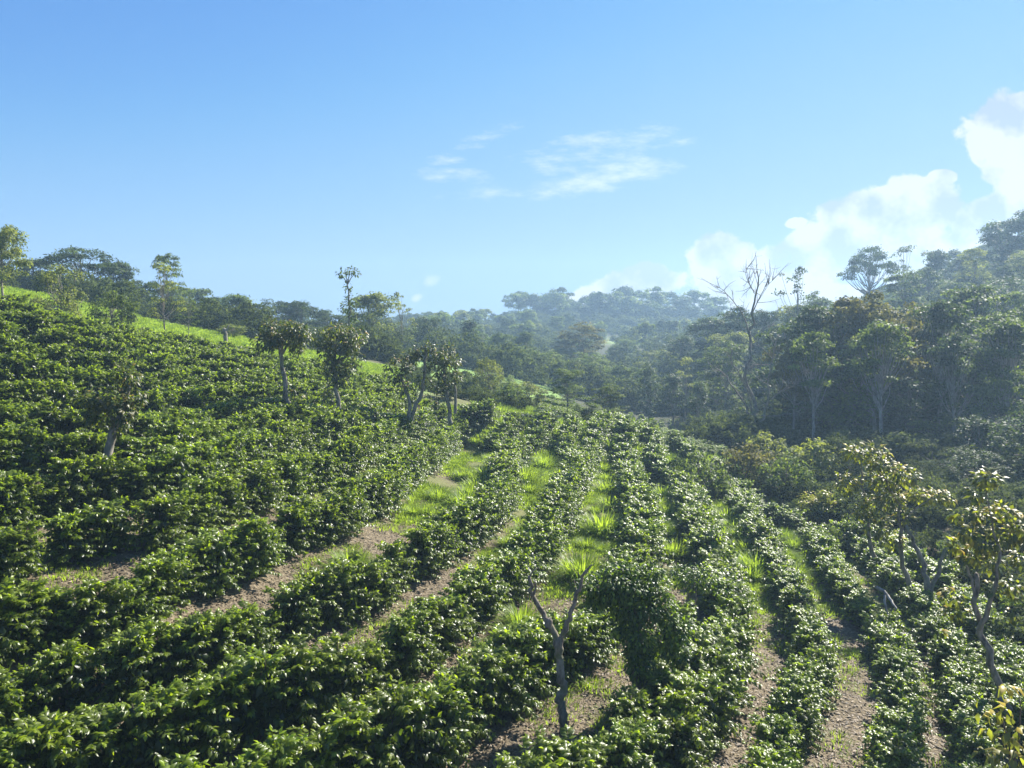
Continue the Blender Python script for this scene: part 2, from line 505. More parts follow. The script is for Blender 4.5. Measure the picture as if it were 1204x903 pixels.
def ground(x, y):
    x, y = np.atleast_1d(np.asarray(x, float)), np.atleast_1d(np.asarray(y, float))
    a, l = polar(x, y)
    fa = np.clip((a - GA[0]) / (GA[1] - GA[0]), 0, NA - 1.001)
    fl = np.clip((l - GL[0]) / (GL[1] - GL[0]), 0, NR - 1.001)
    i, j = fa.astype(int), fl.astype(int)
    s, t = fa - i, fl - j
    return (GZ[i, j] * (1 - s) * (1 - t) + GZ[i + 1, j] * s * (1 - t) + GZ[i, j + 1] * (1 - s) * t + GZ[i + 1, j + 1] * s * t)

def at(px, py, h=0.0, ymin=4.0):
    """where the line of sight through a photo pixel meets the ground raised by h"""
    Y = np.exp(np.linspace(math.log(ymin), math.log(600), 1600))
    X = (px - CX) / F * Y
    Z = -(py - HY) / F * Y
    d = Z - ground(X, Y) - h
    k = np.argmax(d < 0)
    if d[k] >= 0:
        k = len(Y) - 1
    return np.array([X[k], Y[k], float(ground(X[k], Y[k])[0])])

def gz(x, y):
    return float(ground(x, y)[0])

# ------------------------------------------------------------------ ground sheet
def build_ground():
    nb = 26
    aback = np.linspace(R(64), R(296), nb + 2)[1:-1]
    t = (aback - R(64)) / (R(296) - R(64))
    edge = GZ[-1][None] * (1 - t[:, None]) + GZ[0][None] * t[:, None]
    wgt = np.abs(np.cos(math.pi * t))[:, None] ** 1.2
    zb = -7.7 + (edge + 7.7) * wgt
    A = np.concatenate([GA, aback])
    Z = np.concatenate([GZ, zb])
    rr = np.exp(GL)
    X = np.sin(A)[:, None] * rr[None]
    Yc = np.cos(A)[:, None] * rr[None]
    V = np.stack([X, Yc, Z], -1).reshape(-1, 3)
    na = len(A)
    i = np.arange(na)[:, None]; j = np.arange(NR - 1)[None]
    i2 = (i + 1) % na
    q = np.stack([i * NR + j, i2 * NR + j, i2 * NR + j + 1, i * NR + j + 1], -1).reshape(-1, 4)
    V = np.concatenate([V, [[0, 0, Z[:, 0].mean()]]])
    c = len(V) - 1
    cap = np.stack([np.arange(na) * NR, np.full(na, c), (np.arange(na) + 1) % na * NR], -1)
    # where meadow grows and where weeds take over the paths
    x, y = V[:, 0], V[:, 1]
    yy = np.maximum(y, 0.1)
    def sm(v, a, b):
        s = np.clip((v - a) / (b - a), 0, 1); return s * s * (3 - 2 * s)
    strip = sm(y, 49.0, 51.5) * (1 - sm(y, 66, 72)) * (1 - sm(x / yy, -0.13, -0.08))
    field = sm(y, 66, 72) * (1 - sm(y, 118, 135)) * sm(x / yy, -0.16, -0.12) * (1 - sm(x / yy, 0.05, 0.09))
    glade = np.exp(-(((x - 40) / 14) ** 2 + ((y - 255) / 22) ** 2))
    meadow = np.clip(strip + field + glade, 0, 1)
    weeds = sm(y, 20, 32) * (1 - sm(np.abs(x - 2), 9, 16)) * 1.0
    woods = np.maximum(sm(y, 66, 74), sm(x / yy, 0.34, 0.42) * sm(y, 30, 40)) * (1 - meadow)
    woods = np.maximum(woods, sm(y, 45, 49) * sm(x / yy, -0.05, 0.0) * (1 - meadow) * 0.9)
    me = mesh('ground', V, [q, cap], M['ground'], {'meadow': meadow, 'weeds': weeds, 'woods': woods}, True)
    tag(obj('ground', me), kind='structure')

build_ground()

# ------------------------------------------------------------------ coffee bushes
def coffee_geo(seed, h=1.22, rad=0.68, dens=1.0):
    rg = np.random.default_rng(seed)
    g, st = Geo(), Geo()
    P, D, N, L, T = [], [], [], [], []
    nst = 3
    stems = []
    for s in range(nst):
        a = rg.uniform(0, 6.28)
        top = np.array([math.cos(a) * rg.uniform(0.05, 0.28), math.sin(a) * rg.uniform(0.05, 0.28), h * rg.uniform(0.8, 0.97)])
        pth = spline([(0, 0, -0.05), top * [0.7, 0.7, 0.5] + rg.normal(0, 0.03, 3), top], 7)
        stems.append(pth)
        tube(st, pth, np.linspace(0.022, 0.006, 7), 5)
    nb = int(96 * dens)
    lean = rg.normal(0, 0.12, (8,))
    for b in range(nb):
        pth = stems[b % nst]
        f = rg.uniform(0.06, 1.0) ** 0.85
        k = f * 6
        i = min(int(k), 5)
        o = pth[i] + (pth[i + 1] - pth[i]) * (k - i)
        a = rg.uniform(0, 6.28)
        prof = math.sin(math.pi * (0.2 + 0.70 * f)) ** 0.7
        ln = rad * prof * rg.uniform(0.65, 1.12) * (1 + lean[int(a / 0.7854) % 8])
        up = 0.15 + 0.75 * f ** 2 + rg.normal(0, 0.12)
        d = np.array([math.cos(a), math.sin(a), up])
        d /= np.linalg.norm(d)
        m = 9
        s = np.linspace(0.22, 1.0, m)
        q = o + d * (s * ln)[:, None] + np.array([0, 0, -1.0]) * (0.22 * ln * s ** 2)[:, None]
        tg = norm(np.gradient(q, axis=0))
        sd = norm(np.cross(tg, [0, 0, 1.0]))
        upv = np.cross(sd, tg)
        for sg in (-1, 1):
            dd = sd * sg * 0.8 + tg * 0.55 + upv * rg.normal(-0.12, 0.22, (m, 1)) + rg.normal(0, 0.18, (m, 3))
            dd[:, 2] -= 0.22
            P.append(q); D.append(dd); N.append(upv + rg.normal(0, 0.33, (m, 3)))
            L.append(rg.uniform(0.12, 0.185, m) * (1 - 0.22 * s))
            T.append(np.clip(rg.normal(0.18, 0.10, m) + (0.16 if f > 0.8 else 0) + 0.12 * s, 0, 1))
        # young pair at the tip
        P.append(q[-1:].repeat(3, 0)); D.append(tg[-1:] + rg.normal(0, 0.4, (3, 3))); N.append(upv[-1:] + rg.normal(0, 0.3, (3, 3)))
        L.append(rg.uniform(0.07, 0.13, 3)); T.append(np.clip(rg.normal(0.5 + 0.45 * f * f, 0.15, 3), 0, 1))
    for q in T:
        q[rg.random(len(q)) < 0.02] = 1.0
    # large dark leaves added inside to block light and deepen the shade
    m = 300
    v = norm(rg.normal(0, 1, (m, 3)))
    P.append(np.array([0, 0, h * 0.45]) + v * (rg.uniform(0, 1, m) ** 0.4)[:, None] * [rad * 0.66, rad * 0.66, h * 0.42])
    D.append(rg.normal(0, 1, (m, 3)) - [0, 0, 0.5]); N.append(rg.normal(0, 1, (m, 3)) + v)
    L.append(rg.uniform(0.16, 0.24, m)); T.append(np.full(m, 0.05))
    P, D, N, L, T = (np.concatenate(v) for v in (P, D, N, L, T))
    ok = P[:, 2] > 0.03
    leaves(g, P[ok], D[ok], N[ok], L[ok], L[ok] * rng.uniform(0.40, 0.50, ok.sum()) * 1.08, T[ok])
    return g, st

COFFEE = []
for s in range(7):
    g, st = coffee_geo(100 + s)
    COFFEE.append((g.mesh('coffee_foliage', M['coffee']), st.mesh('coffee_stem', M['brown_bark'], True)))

def row_points(P, step, ext0=0.0, ext1=0.0):
    P = np.asarray(P)[:, :2]
    if ext0:
        P = np.concatenate([[P[0] + (P[0] - P[1]) / np.linalg.norm(P[0] - P[1]) * ext0], P])
    if ext1:
        P = np.concatenate([P, [P[-1] + (P[-1] - P[-2]) / np.linalg.norm(P[-1] - P[-2]) * ext1]])
    S = spline(np.c_[P, np.zeros(len(P))], 400)[:, :2]
    d = np.concatenate([[0], np.cumsum(np.hypot(*np.diff(S, axis=0).T))])
    t = np.arange(0.2, d[-1], step)
    return np.stack([np.interp(t, d, S[:, 0]), np.interp(t, d, S[:, 1])], 1)

ROW_TEXT = {
 'T': 'row just below the leaning tree',
 'U': 'fourth row uphill from the forked trunk',
 'V': 'third row uphill from the forked trunk',
 'Vb': 'short far row below the saddle',
 'W': 'second row uphill from the forked trunk',
 'Xb': 'short far row among grass clumps',
 'X': 'row just uphill of the forked trunk',
 'Y': 'row passing behind the forked trunk',
 'Z': 'row bending under the vine-smothered tree',
 'A': 'row left of two bare paths',
 'B': 'narrow row between two bare paths',
 'C': 'last clear row beside the yellowing trees',
 'D': 'shaded row under the yellowing trees',
 'hill': 'hillside rows above the leaning tree',
}
_ONES = ['', 'first', 'second', 'third', 'fourth', 'fifth', 'sixth', 'seventh', 'eighth', 'ninth', 'tenth', 'eleventh', 'twelfth', 'thirteenth', 'fourteenth', 'fifteenth', 'sixteenth', 'seventeenth', 'eighteenth', 'nineteenth']
_TENS = {2: ('twentieth', 'twenty'), 3: ('thirtieth', 'thirty'), 4: ('fortieth', 'forty'), 5: ('fiftieth', 'fifty'), 6: ('sixtieth', 'sixty'), 7: ('seventieth', 'seventy'), 8: ('eightieth', 'eighty')}
def ordinal(n):
    if n < 20: return _ONES[n]
    t = _TENS[n // 10]
    return t[0] if n % 10 == 0 else t[1] + '-' + _ONES[n % 10]
rows3, bushes = {}, []           # bushes: x, y, scale, height scale, row
for k, (lv, pts) in ROWS.items():
    P = np.array([at(px, py, 0.92) for px, py in pts])
    rows3[k] = P
    e1 = 4.0 if pts[-1][0] <= 0 or pts[-1][1] > 860 else 0
    big = {'T': 0.96, 'U': 0.96, 'V': 0.96, 'Vb': 0.92, 'W': 0.95, 'X': 0.97, 'Y': 1.03, 'Z': 1.0, 'A': 0.82, 'B': 0.77, 'C': 0.80, 'D': 0.92}.get(k, 0.95)
    for x, y in row_points(P, 0.56 if k in 'ABCD' else 0.66, 6.0 if k in ('X', 'Y', 'Z', 'A', 'B') else 0, e1):
        far_ = 1 + 0.16 * min(max((y - 18) / 12, 0), 1)
        bushes.append((x + rng.normal(0, 0.07), y + rng.normal(0, 0.07), big * far_ * (rng.uniform(0.90, 1.1) if rng.random() > 0.06 else rng.uniform(0.6, 0.8)), rng.uniform(0.95, 1.15), k))
for px, py in [(802,722),(818,748),(798,772),(818,792),(778,802),(794,822),(752,832),(772,842),(830,765),(800,745)]:
    p_ = at(px, py, 0.92)
    bushes.append((p_[0], p_[1], rng.uniform(0.9, 1.05), rng.uniform(0.95, 1.1), 'Z'))
# the hillside above row T, up to the brow
brow = np.array([at(px, py, 0.3) for px, py in [(490,468),(440,455),(380,443),(310,431),(250,420),(200,410),(130,400),(60,384),(0,371)]])
Tq = row_points(rows3['T'], 0.25, 0, 9.0); Bq = row_points(brow, 0.25, 0, 12.0)
Tq = Tq[np.linspace(0, len(Tq) - 1, 160).astype(int)]; Bq = Bq[np.linspace(0, len(Bq) - 1, 160).astype(int)]
NH = 9
for i in range(1, NH + 1):
    f = i / NH
    Pm_ = Tq * (1 - f) + Bq * f
    for x, y in row_points(Pm_[::8], 0.74):
        bushes.append((x + rng.normal(0, 0.06), y + rng.normal(0, 0.06), rng.uniform(1.0, 1.14), rng.uniform(0.95, 1.12), 'hill'))
keep, grid = [], {}
for b in bushes:
    if rng.random() < 0.012:
        continue
    c = (round(b[0] / 0.62), round(b[1] / 0.62))
    if any(math.hypot(b[0] - q[0], b[1] - q[1]) < 0.47 for dx in (-1, 0, 1) for dy in (-1, 0, 1) for q in grid.get((c[0] + dx, c[1] + dy), ())):
        continue
    # keep a clear spot round the forked trunk
    grid.setdefault(c, []).append(b)
    if b[4] == 'Z' and abs(b[0] - 0.95) < 0.75 and 12.9 < b[1] < 14.6:
        continue
    keep.append(b)
bushes = keep
def in_view(x, y, m=30):
    z = gz(x, y) + 0.7
    px, py = CX + F * x / y, HY - F * z / y
    return -m < px < 1204 + m and py < 903 + m
bushes.sort(key=lambda b: math.hypot(b[0], b[1]))
near, rest = [], []
for b in bushes:
    if len(near) < 300 and in_view(b[0], b[1], 10):
        near.append(b)
    else:
        rest.append(b)
rank = {}
for k in ROW_TEXT:
    mine = [b for b in bushes if b[4] == k and in_view(b[0], b[1], 10)]     # already sorted from the nearest
    for i, b in enumerate(mine):
        rank[b] = i + 1
first_foliage = {}
for i, (x, y, s, hs, k) in enumerate(near):
    r = empty('coffee_bush', (x, y, gz(x, y) - 0.02), rng.uniform(0, 6.28), (s, s, s * hs))
    txt = ROW_TEXT[k]
    tag(r, '%s coffee bush from the near end of the %s' % (ordinal(rank[(x, y, s, hs, k)]), txt), 'bush', 'coffee bushes in the ' + txt)
    v = i % len(COFFEE)
    f = tag(obj('foliage', COFFEE[v][0], r), kind='stuff')
    obj('stem', COFFEE[v][1], r)
    first_foliage.setdefault(v, f)

def scatter(name, pts, rz, sc, sources, kind='stuff', tilt=None):
    """one object: sources instanced on points by geometry nodes"""
    n = len(pts)
    me = bpy.data.meshes.new(name)
    me.vertices.add(n)
    me.vertices.foreach_set('co', np.asarray(pts, np.float32).ravel())
    ro = np.zeros((n, 3), np.float32); ro[:, 2] = rz
    if tilt is not None: ro[:, :2] = tilt
    scv = np.asarray(sc, np.float32)
    if scv.ndim == 1: scv = np.repeat(scv[:, None], 3, 1)
    a = me.attributes.new('rot', 'FLOAT_VECTOR', 'POINT'); a.data.foreach_set('vector', ro.ravel())
    a = me.attributes.new('siz', 'FLOAT_VECTOR', 'POINT'); a.data.foreach_set('vector', scv.ravel())
    a = me.attributes.new('pick', 'INT', 'POINT'); a.data.foreach_set('value', rng.integers(0, len(sources), n).astype(np.int32))
    me.update()
    o = obj(name, me)
    t = bpy.data.node_groups.new(name, 'GeometryNodeTree')
    t.interface.new_socket('Geometry', in_out='INPUT', socket_type='NodeSocketGeometry')
    t.interface.new_socket('Geometry', in_out='OUTPUT', socket_type='NodeSocketGeometry')
    gi, go = t.nodes.new('NodeGroupInput'), t.nodes.new('NodeGroupOutput')
    ip = t.nodes.new('GeometryNodeInstanceOnPoints')
    jn = t.nodes.new('GeometryNodeJoinGeometry')
    for s in reversed(sources):
        oi = t.nodes.new('GeometryNodeObjectInfo'); oi.transform_space = 'ORIGINAL'
        oi.inputs['Object'].default_value = s; oi.inputs['As Instance'].default_value = True
        t.links.new(oi.outputs['Geometry'], jn.inputs[0])
    def na(nm, dt):
        nd = t.nodes.new('GeometryNodeInputNamedAttribute'); nd.data_type = dt; nd.inputs[0].default_value = nm
        return nd.outputs[0]
    e2r = t.nodes.new('FunctionNodeEulerToRotation')
    t.links.new(na('rot', 'FLOAT_VECTOR'), e2r.inputs[0])
    t.links.new(gi.outputs[0], ip.inputs['Points']); t.links.new(jn.outputs[0], ip.inputs['Instance'])
    ip.inputs['Pick Instance'].default_value = True
    t.links.new(na('pick', 'INT'), ip.inputs['Instance Index'])
    t.links.new(e2r.outputs[0], ip.inputs['Rotation']); t.links.new(na('siz', 'FLOAT_VECTOR'), ip.inputs['Scale'])
    t.links.new(ip.outputs[0], go.inputs[0])
    md = o.modifiers.new('scatter', 'NODES'); md.node_group = t
    return tag(o, kind=kind)

# two little plots of young coffee in the valley beyond
plot = []
def plot_rows(a0, a1, b0, b1, nrow, step, s):
    for i in range(nrow):
        f = i / (nrow - 1)
        p = at(a0[0] + (a1[0] - a0[0]) * f, a0[1] + (a1[1] - a0[1]) * f, 0.4, 52)
        q = at(b0[0] + (b1[0] - b0[0]) * f, b0[1] + (b1[1] - b0[1]) * f, 0.4, 52)
        for t in np.arange(0, 1, step / max(np.linalg.norm(q - p), 1)):
            m = p + (q - p) * t + rng.normal(0, 0.08, 3)
            plot.append((m[0], m[1], s * rng.uniform(0.85, 1.15), 1.0, 'plot'))
plot_rows((742, 486), (838, 508), (752, 528), (850, 532), 9, 0.55, 0.5)
plot_rows((634, 468), (672, 472), (640, 488), (686, 490), 6, 0.6, 0.55)
plot_rows((536, 440), (600, 444), (548, 452), (606, 456), 6, 0.8, 0.6)
rest += plot
pts = np.array([(x, y, gz(x, y) - 0.02) for x, y, *_ in rest])
o = scatter('coffee_bushes', pts, rng.uniform(0, 6.28, len(pts)), np.array([(s, s, s * h) for _, _, s, h, _ in rest]), list(first_foliage.values()))
tag(o, 'dark green coffee hedges covering the far rows and the left hillside', 'coffee bushes')

# ------------------------------------------------------------------ trees
def tree_geo(seed, H, Rr, cb, n, cr, flat, leafn, L, shape='dome', tr=0.22, limbs=True, loose=0.35):
    rg = np.random.default_rng(seed)
    tk, cw = Geo(), Geo()
    cen = []
    hc = H - cr * flat * 0.9
    for i in range(n):
        while True:
            p = rg.uniform(-1, 1, 3)
            d = np.linalg.norm(p)
            if 0.35 < d <= 1 and rg.random() < d ** 2:
                break
        if shape == 'dome':
            z = cb + (hc - cb) * (0.5 + 0.5 * p[2])
            sx = Rr * (1.0 if p[2] < 0.2 else 1.0)
        elif shape == 'multi':
            if i == 0:
                k_ = rg.integers(4, 7)
                an = rg.uniform(0, 6.28) + np.arange(k_) * 6.28 / k_ + rg.normal(0, 0.25, k_)
                rs = rg.uniform(0.25, 0.62, k_)
                subs = [(math.cos(a) * r * Rr, math.sin(a) * r * Rr, cb + (hc - cb) * rg.uniform(0.1, 0.62), rg.uniform(0.36, 0.52) * Rr) for a, r in zip(an, rs)]
                subs.append((0.1 * Rr, 0, cb + (hc - cb) * 0.62, 0.45 * Rr))
            sx_, sy_, sz_, sr_ = subs[i % len(subs)]
            zz = sz_ + (hc - sz_) * 0.78 * math.sqrt(max(0.0, 1 - p[0] ** 2 - p[1] ** 2)) if p[2] > -0.3 else sz_ - 0.1 * (sz_ - cb)
            cen.append((sx_ + p[0] * sr_, sy_ + p[1] * sr_, min(zz, hc)))
            continue
        elif shape == 'umbrella':
            rr = math.hypot(p[0], p[1])
            z = hc - (hc - cb) * (0.75 * rr ** 2 + 0.25 * rg.random())
            sx = Rr
        elif shape == 'layer':
            lay = rg.integers(0, 4)
            z = cb + (hc - cb) * (lay + 0.8 * rg.random() + 0.3 * (1 - math.hypot(p[0], p[1]))) / 3.5
            sx = Rr * (1.0 - 0.13 * lay)
        elif shape == 'column':
            z = cb + (hc - cb) * (0.5 + 0.5 * p[2])
            sx = Rr * (1.1 - 0.6 * (0.5 + 0.5 * p[2]))
        cen.append((p[0] * sx * rg.uniform(0.85, 1.1), p[1] * sx * rg.uniform(0.85, 1.1), z))
    cen = np.array(cen)
    lean = rg.normal(0, 0.03 * H, 2)
    top = np.array([lean[0], lean[1], cb + (hc - cb) * 0.72])
    tp = spline([(0, 0, -0.3), (lean[0] * 0.1, lean[1] * 0.1, cb * 0.5), (lean[0] * 0.5, lean[1] * 0.5, cb + 0.1 * (hc - cb)), top], 10, 0.03)
    tube(tk, tp, np.linspace(tr, tr * 0.25, 10) * np.r_[1.35, 1.1, np.ones(8)], 7)
    if limbs:
        for c in cen[:: max(1, n // 26)]:
            f = np.clip((c[2] - cb) / max(hc - cb, 0.1), 0, 1)
            k = np.clip(3.5 + 5.0 * f * rg.uniform(0.4, 0.9), 2, 8.9)
            i = int(k)
            s = tp[i] + (tp[i + 1] - tp[i]) * (k - i)
            mid = s * 0.5 + c * 0.5 + np.array([0, 0, -0.10 * np.linalg.norm(c - s)])
            r0 = tr * 0.38 * (1 - 0.5 * f)
            tube(tk, spline([s, mid, c], 6, 0.05, rg), np.linspace(r0, 0.02, 6), 5)
    P, D, N, Ls, T = [], [], [], [], []
    for c in cen:
        m = max(4, int(leafn * rg.uniform(0.6, 1.35)))
        rr = cr * rg.uniform(0.6, 1.3)
        v = norm(rg.normal(0, 1, (m, 3)))
        v[:, 2] = np.where(v[:, 2] < -0.35, -v[:, 2] * 0.6, v[:, 2])
        rad = rr * rg.uniform(0.25, 1.0, m) ** 0.45 * (1 + rg.normal(0, loose * 0.4, m))
        p = c + v * rad[:, None] * [1, 1, flat]
        P.append(p)
        nn = v * 0.6 + np.array([0, 0, 0.7]) + rg.normal(0, 0.55, (m, 3))
        N.append(nn)
        D.append(np.cross(nn, rg.normal(0, 1, (m, 3))) + v * 0.4 + np.array([0, 0, -0.25]))
        Ls.append(L * rg.uniform(0.6, 1.35, m))
        T.append(np.clip(rg.normal(0.45, 0.18, m) + rg.normal(0, 0.16), 0, 1))
    P, D, N, Ls, T = (np.concatenate(q) for q in (P, D, N, Ls, T))
    cards(cw, P, D, N, Ls, Ls * 0.5, T)
    return tk, cw

KIND = {}
def kind(name, nseed, *a, bark='bark', **kw):
    KIND[name] = []
    for s in range(nseed):
        tk, cw = tree_geo(hash_(name) + s, *a, **kw)
        KIND[name].append((tk.mesh(name + '_trunk', M[bark], True), cw.mesh(name + '_crown', M['green']), a[0], a[1]))
def hash_(s):
    return sum(ord(c) * (i + 3) for i, c in enumerate(s)) * 7
kind('broad', 4, 10, 3.9, 2.0, 54, 1.05, 0.72, 120, 0.32, shape='multi', tr=0.2)
kind('umbrella', 2, 10, 5.2, 4.6, 44, 1.25, 0.45, 120, 0.32, shape='umbrella', tr=0.26)
kind('layer', 3, 12, 4.6, 3.4, 58, 1.15, 0.5, 130, 0.34, shape='layer', tr=0.26)
kind('canopy', 3, 12, 5.2, 3.8, 96, 1.0, 0.55, 125, 0.32, shape='multi', tr=0.26, bark='pale_bark')
kind('tall', 3, 12, 3.0, 6.0, 40, 0.95, 0.6, 110, 0.32, shape='multi', tr=0.2, bark='pale_bark')
kind('sparse', 2, 10, 3.6, 3.2, 26, 0.85, 0.6, 46, 0.30, shape='layer', tr=0.16)
kind('column', 2, 8, 1.7, 0.3, 44, 0.75, 0.9, 90, 0.28, shape='column', tr=0.15)
kind('bushy', 3, 4, 1.9, 0.25, 44, 0.62, 0.8, 90, 0.20, tr=0.10)
kind('far', 4, 12, 5.2, 1.5, 48, 1.6, 0.7, 80, 0.7, shape='multi', tr=0.3, limbs=False)
kind('skirt', 3, 11, 3.2, 0.4, 60, 1.05, 0.8, 90, 0.32, tr=0.2, bark='dark_bark')
kind('shrub', 3, 2.0, 1.15, 0.1, 26, 0.45, 0.8, 70, 0.17, tr=0.05, bark='brown_bark')

used = {k: 0 for k in KIND}
def tree(kd, px, top, Y, wpx, mat, label, group=None, name='tree', cat='tree', base=None, dy=0.0, bark=None):
    """one tree: base under photo column px at distance Y, crown top at row `top`, crown about wpx wide"""
    x = (px - CX) / F * Y
    zb = gz(x, Y)
    zt = (HY - top) / F * Y
    tk, cw, H, Rr = KIND[kd][used[kd] % len(KIND[kd])]
    used[kd] += 1
    h = max(zt - zb, 0.8)
    w = wpx / F * Y
    sxy = w / (2.25 * Rr)
    r = empty(name, (x, Y, zb), rng.uniform(0, 6.28), (sxy, sxy, h / H))
    tag(r, label, cat, group)
    t = obj('trunk', tk, r)
    c = tag(obj('crown', cw, r), kind='stuff')
    c.material_slots[0].link = 'OBJECT'
    c.material_slots[0].material = M[mat]
    if bark:
        t.material_slots[0].link = 'OBJECT'; t.material_slots[0].material = M[bark]
    return r

# left brow
tree('broad', 4, 250, 54, 74, 'pale', 'tall yellow-green tree at the left end of the hill brow', name='broadleaf_tree')
tree('broad', -28, 300, 58, 80, 'pale', 'olive tree half cut off by the left edge on the brow', name='broadleaf_tree')
tree('bushy', 71, 307, 50.0, 64, 'pale', 'round bushy tree standing on the brow of the coffee hill', name='bushy_tree')
tree('bushy', 134, 336, 49.5, 56, 'green', 'small lopsided bushy tree on the brow above a dark hollow', name='bushy_tree')
tree('sparse', 194, 312, 50.5, 62, 'pale', 'young yellow-green tree with slim trunk on the earth bank', name='young_tree')
tree('sparse', 222, 352, 57, 34, 'green', 'thin spindly tree on the meadow right of the earth bank', name='young_tree')
tree('bushy', 273, 380, 66, 34, 'pale', 'small pale green bush on the meadow beyond the brow', name='bush', cat='bush')
tree('bushy', 232, 378, 78, 60, 'pale', 'low olive bush along the far edge of the meadow', name='bush', cat='bush')
tree('umbrella', 97, 286, 88, 112, 'dark', 'dark umbrella-crowned tree behind the left brow', name='umbrella_tree')
tree('broad', 134, 300, 90, 62, 'dark', 'dark rounded tree right of the umbrella-crowned tree', name='broadleaf_tree')
tree('broad', 42, 300, 92, 60, 'dark', 'dark tree between the yellow-green tree and the umbrella crown', name='broadleaf_tree')
tree('layer', 197, 304, 84, 50, 'green', 'tall grey-green tree rising behind the earth bank', name='broadleaf_tree')
tree('broad', 165, 322, 92, 58, 'dark', 'dark tree behind the slim yellow-green tree', name='broadleaf_tree')
tree('sparse', 215, 342, 92, 56, 'green', 'open-crowned tree behind the thin spindly tree', name='broadleaf_tree')
tree('broad', 246, 348, 100, 42, 'dark', 'small dark tree at left of the tall brow grove', name='broadleaf_tree')
tree('broad', 274, 340, 96, 62, 'green', 'full rounded tree in the grove behind the meadow', name='broadleaf_tree')
tree('umbrella', 316, 350, 110, 64, 'dark', 'flat-topped tree in the hazy grove behind the meadow', name='umbrella_tree')
tree('broad', 354, 349, 112, 62, 'dark', 'rounded hazy tree left of the tall skinny tree', name='broadleaf_tree')
tree('broad', 388, 362, 112, 50, 'dark', 'low hazy tree behind the tall skinny tree', name='broadleaf_tree')
tree('broad', 330, 380, 92, 60, 'dark', 'dark low tree at the far edge of the meadow', name='broadleaf_tree')
tree('broad', 378, 388, 88, 50, 'green', 'green low tree right behind the large-leaved trees', name='broadleaf_tree')
tree('broad', 440, 337, 92, 82, 'pale', 'big pale feathery tree right of the tall skinny tree', name='feathery_tree')
tree('sparse', 472, 348, 96, 44, 'pale', 'thin feathery tree beside the big pale tree', name='feathery_tree')
tree('broad', 425, 372, 96, 62, 'dark', 'dark tree at the foot of the big pale tree', name='broadleaf_tree')
# middle distance
tree('broad', 501, 366, 120, 44, 'dark', 'dark round tree left of the cone-shaped tree', name='broadleaf_tree')
tree('column', 553, 373, 125, 44, 'dark', 'dark cone-shaped tree in the middle distance', name='conical_tree')
tree('broad', 590, 386, 130, 40, 'green', 'rounded tree right of the cone-shaped tree', name='broadleaf_tree')
tree('broad', 617, 384, 130, 32, 'dark', 'small dark round tree near the rusty tree', name='broadleaf_tree')
tree('layer', 690, 384, 150, 66, 'rust', 'rusty brown open tree in the middle of the valley', name='rusty_tree')
tree('layer', 664, 392, 150, 44, 'rust', 'smaller rusty tree left of the rusty brown tree', name='rusty_tree')
tree('broad', 728, 398, 160, 44, 'dark', 'bluish tree right of the rusty brown tree', name='broadleaf_tree')
tree('layer', 668, 437, 66, 62, 'green', 'spreading grey-green tree above the far end of the rows', name='spreading_tree')
tree('layer', 714, 455, 62, 58, 'green', 'smaller spreading tree with visible trunk at the rows end', name='spreading_tree')
tree('bushy', 575, 416, 62, 38, 'pale', 'wispy upright bamboo-like clump beyond the large-leaved trees', name='bamboo_clump', cat='bamboo')
tree('bushy', 620, 446, 62, 56, 'pale', 'low pale shrub mass beside the bamboo-like clump', name='bush', cat='bush')
tree('bushy', 598, 448, 66, 30, 'green', 'small green shrub left of the low pale shrub mass', name='bush', cat='bush')
tree('bushy', 690, 470, 56, 40, 'green', 'dark shrub under the spreading grey-green tree', name='bush', cat='bush')
tree('column', 762, 424, 92, 34, 'dark', 'dark vine-clad column tree left of the wooded slope', name='column_tree')
tree('column', 790, 436, 88, 40, 'dark', 'second dark vine-clad tree at the valley plot', name='column_tree')
tree('column', 822, 446, 80, 32, 'dark', 'slim vine-covered trunk left of the tall bare tree', name='column_tree')
tree('sparse', 805, 422, 95, 44, 'pale', 'pale airy tree above the valley plot', name='airy_tree')
tree('skirt', 840, 440, 92, 56, 'green', 'green leafy tree left of the tall bare tree', name='leafy_tree')
tree('broad', 640, 408, 118, 60, 'green', 'green tree below the small dark round tree', name='broadleaf_tree')
tree('umbrella', 610, 404, 120, 62, 'green', 'flat green tree crown in the valley middle', name='broadleaf_tree')
tree('layer', 560, 410, 115, 60, 'green', 'green tree crowns behind the bamboo-like clump', name='broadleaf_tree')
tree('umbrella', 690, 412, 115, 74, 'green', 'wide grey-green crown under the rusty tree', name='broadleaf_tree')
tree('broad', 735, 424, 110, 54, 'green', 'rounded grey-green crown left of the dark column tree', name='broadleaf_tree')
# wooded slope on the right
for i, (px, tp) in enumerate([(655,362),(672,357),(700,352),(716,360),(739,350),(760,358),(778,361),(800,362),(814,366)]):
    tree('far', px, tp, 338, 34, 'dark', '%s tree from the left standing out on the hazy far ridge top' % ordinal(i + 1), 'trees on the far ridge top', name='ridge_tree')
tree('broad', 832, 366, 125, 70, 'dark', 'dark sloping crown left of the tall bare tree', name='broadleaf_tree')
tree('broad', 868, 352, 120, 70, 'dark', 'dark crown behind the top of the bare tree', name='broadleaf_tree')
tree('broad', 800, 388, 135, 54, 'dark', 'dark crown at the lower left of the wooded slope', name='broadleaf_tree')
tree('canopy', 932, 398, 64, 80, 'rust', 'olive-topped tree between the bare tree and the rusty canopy', name='olive_tree')
tree('sparse', 938, 320, 110, 70, 'dark', 'airy dark tree against the bright cloud', name='airy_tree')
tree('canopy', 1026, 328, 66, 150, 'rust', 'big spreading canopy tree with rusty brown top', name='canopy_tree', bark='bark')
tree('canopy', 1086, 350, 70, 96, 'rust', 'rusty-olive canopy tree just right of the big one', name='canopy_tree')
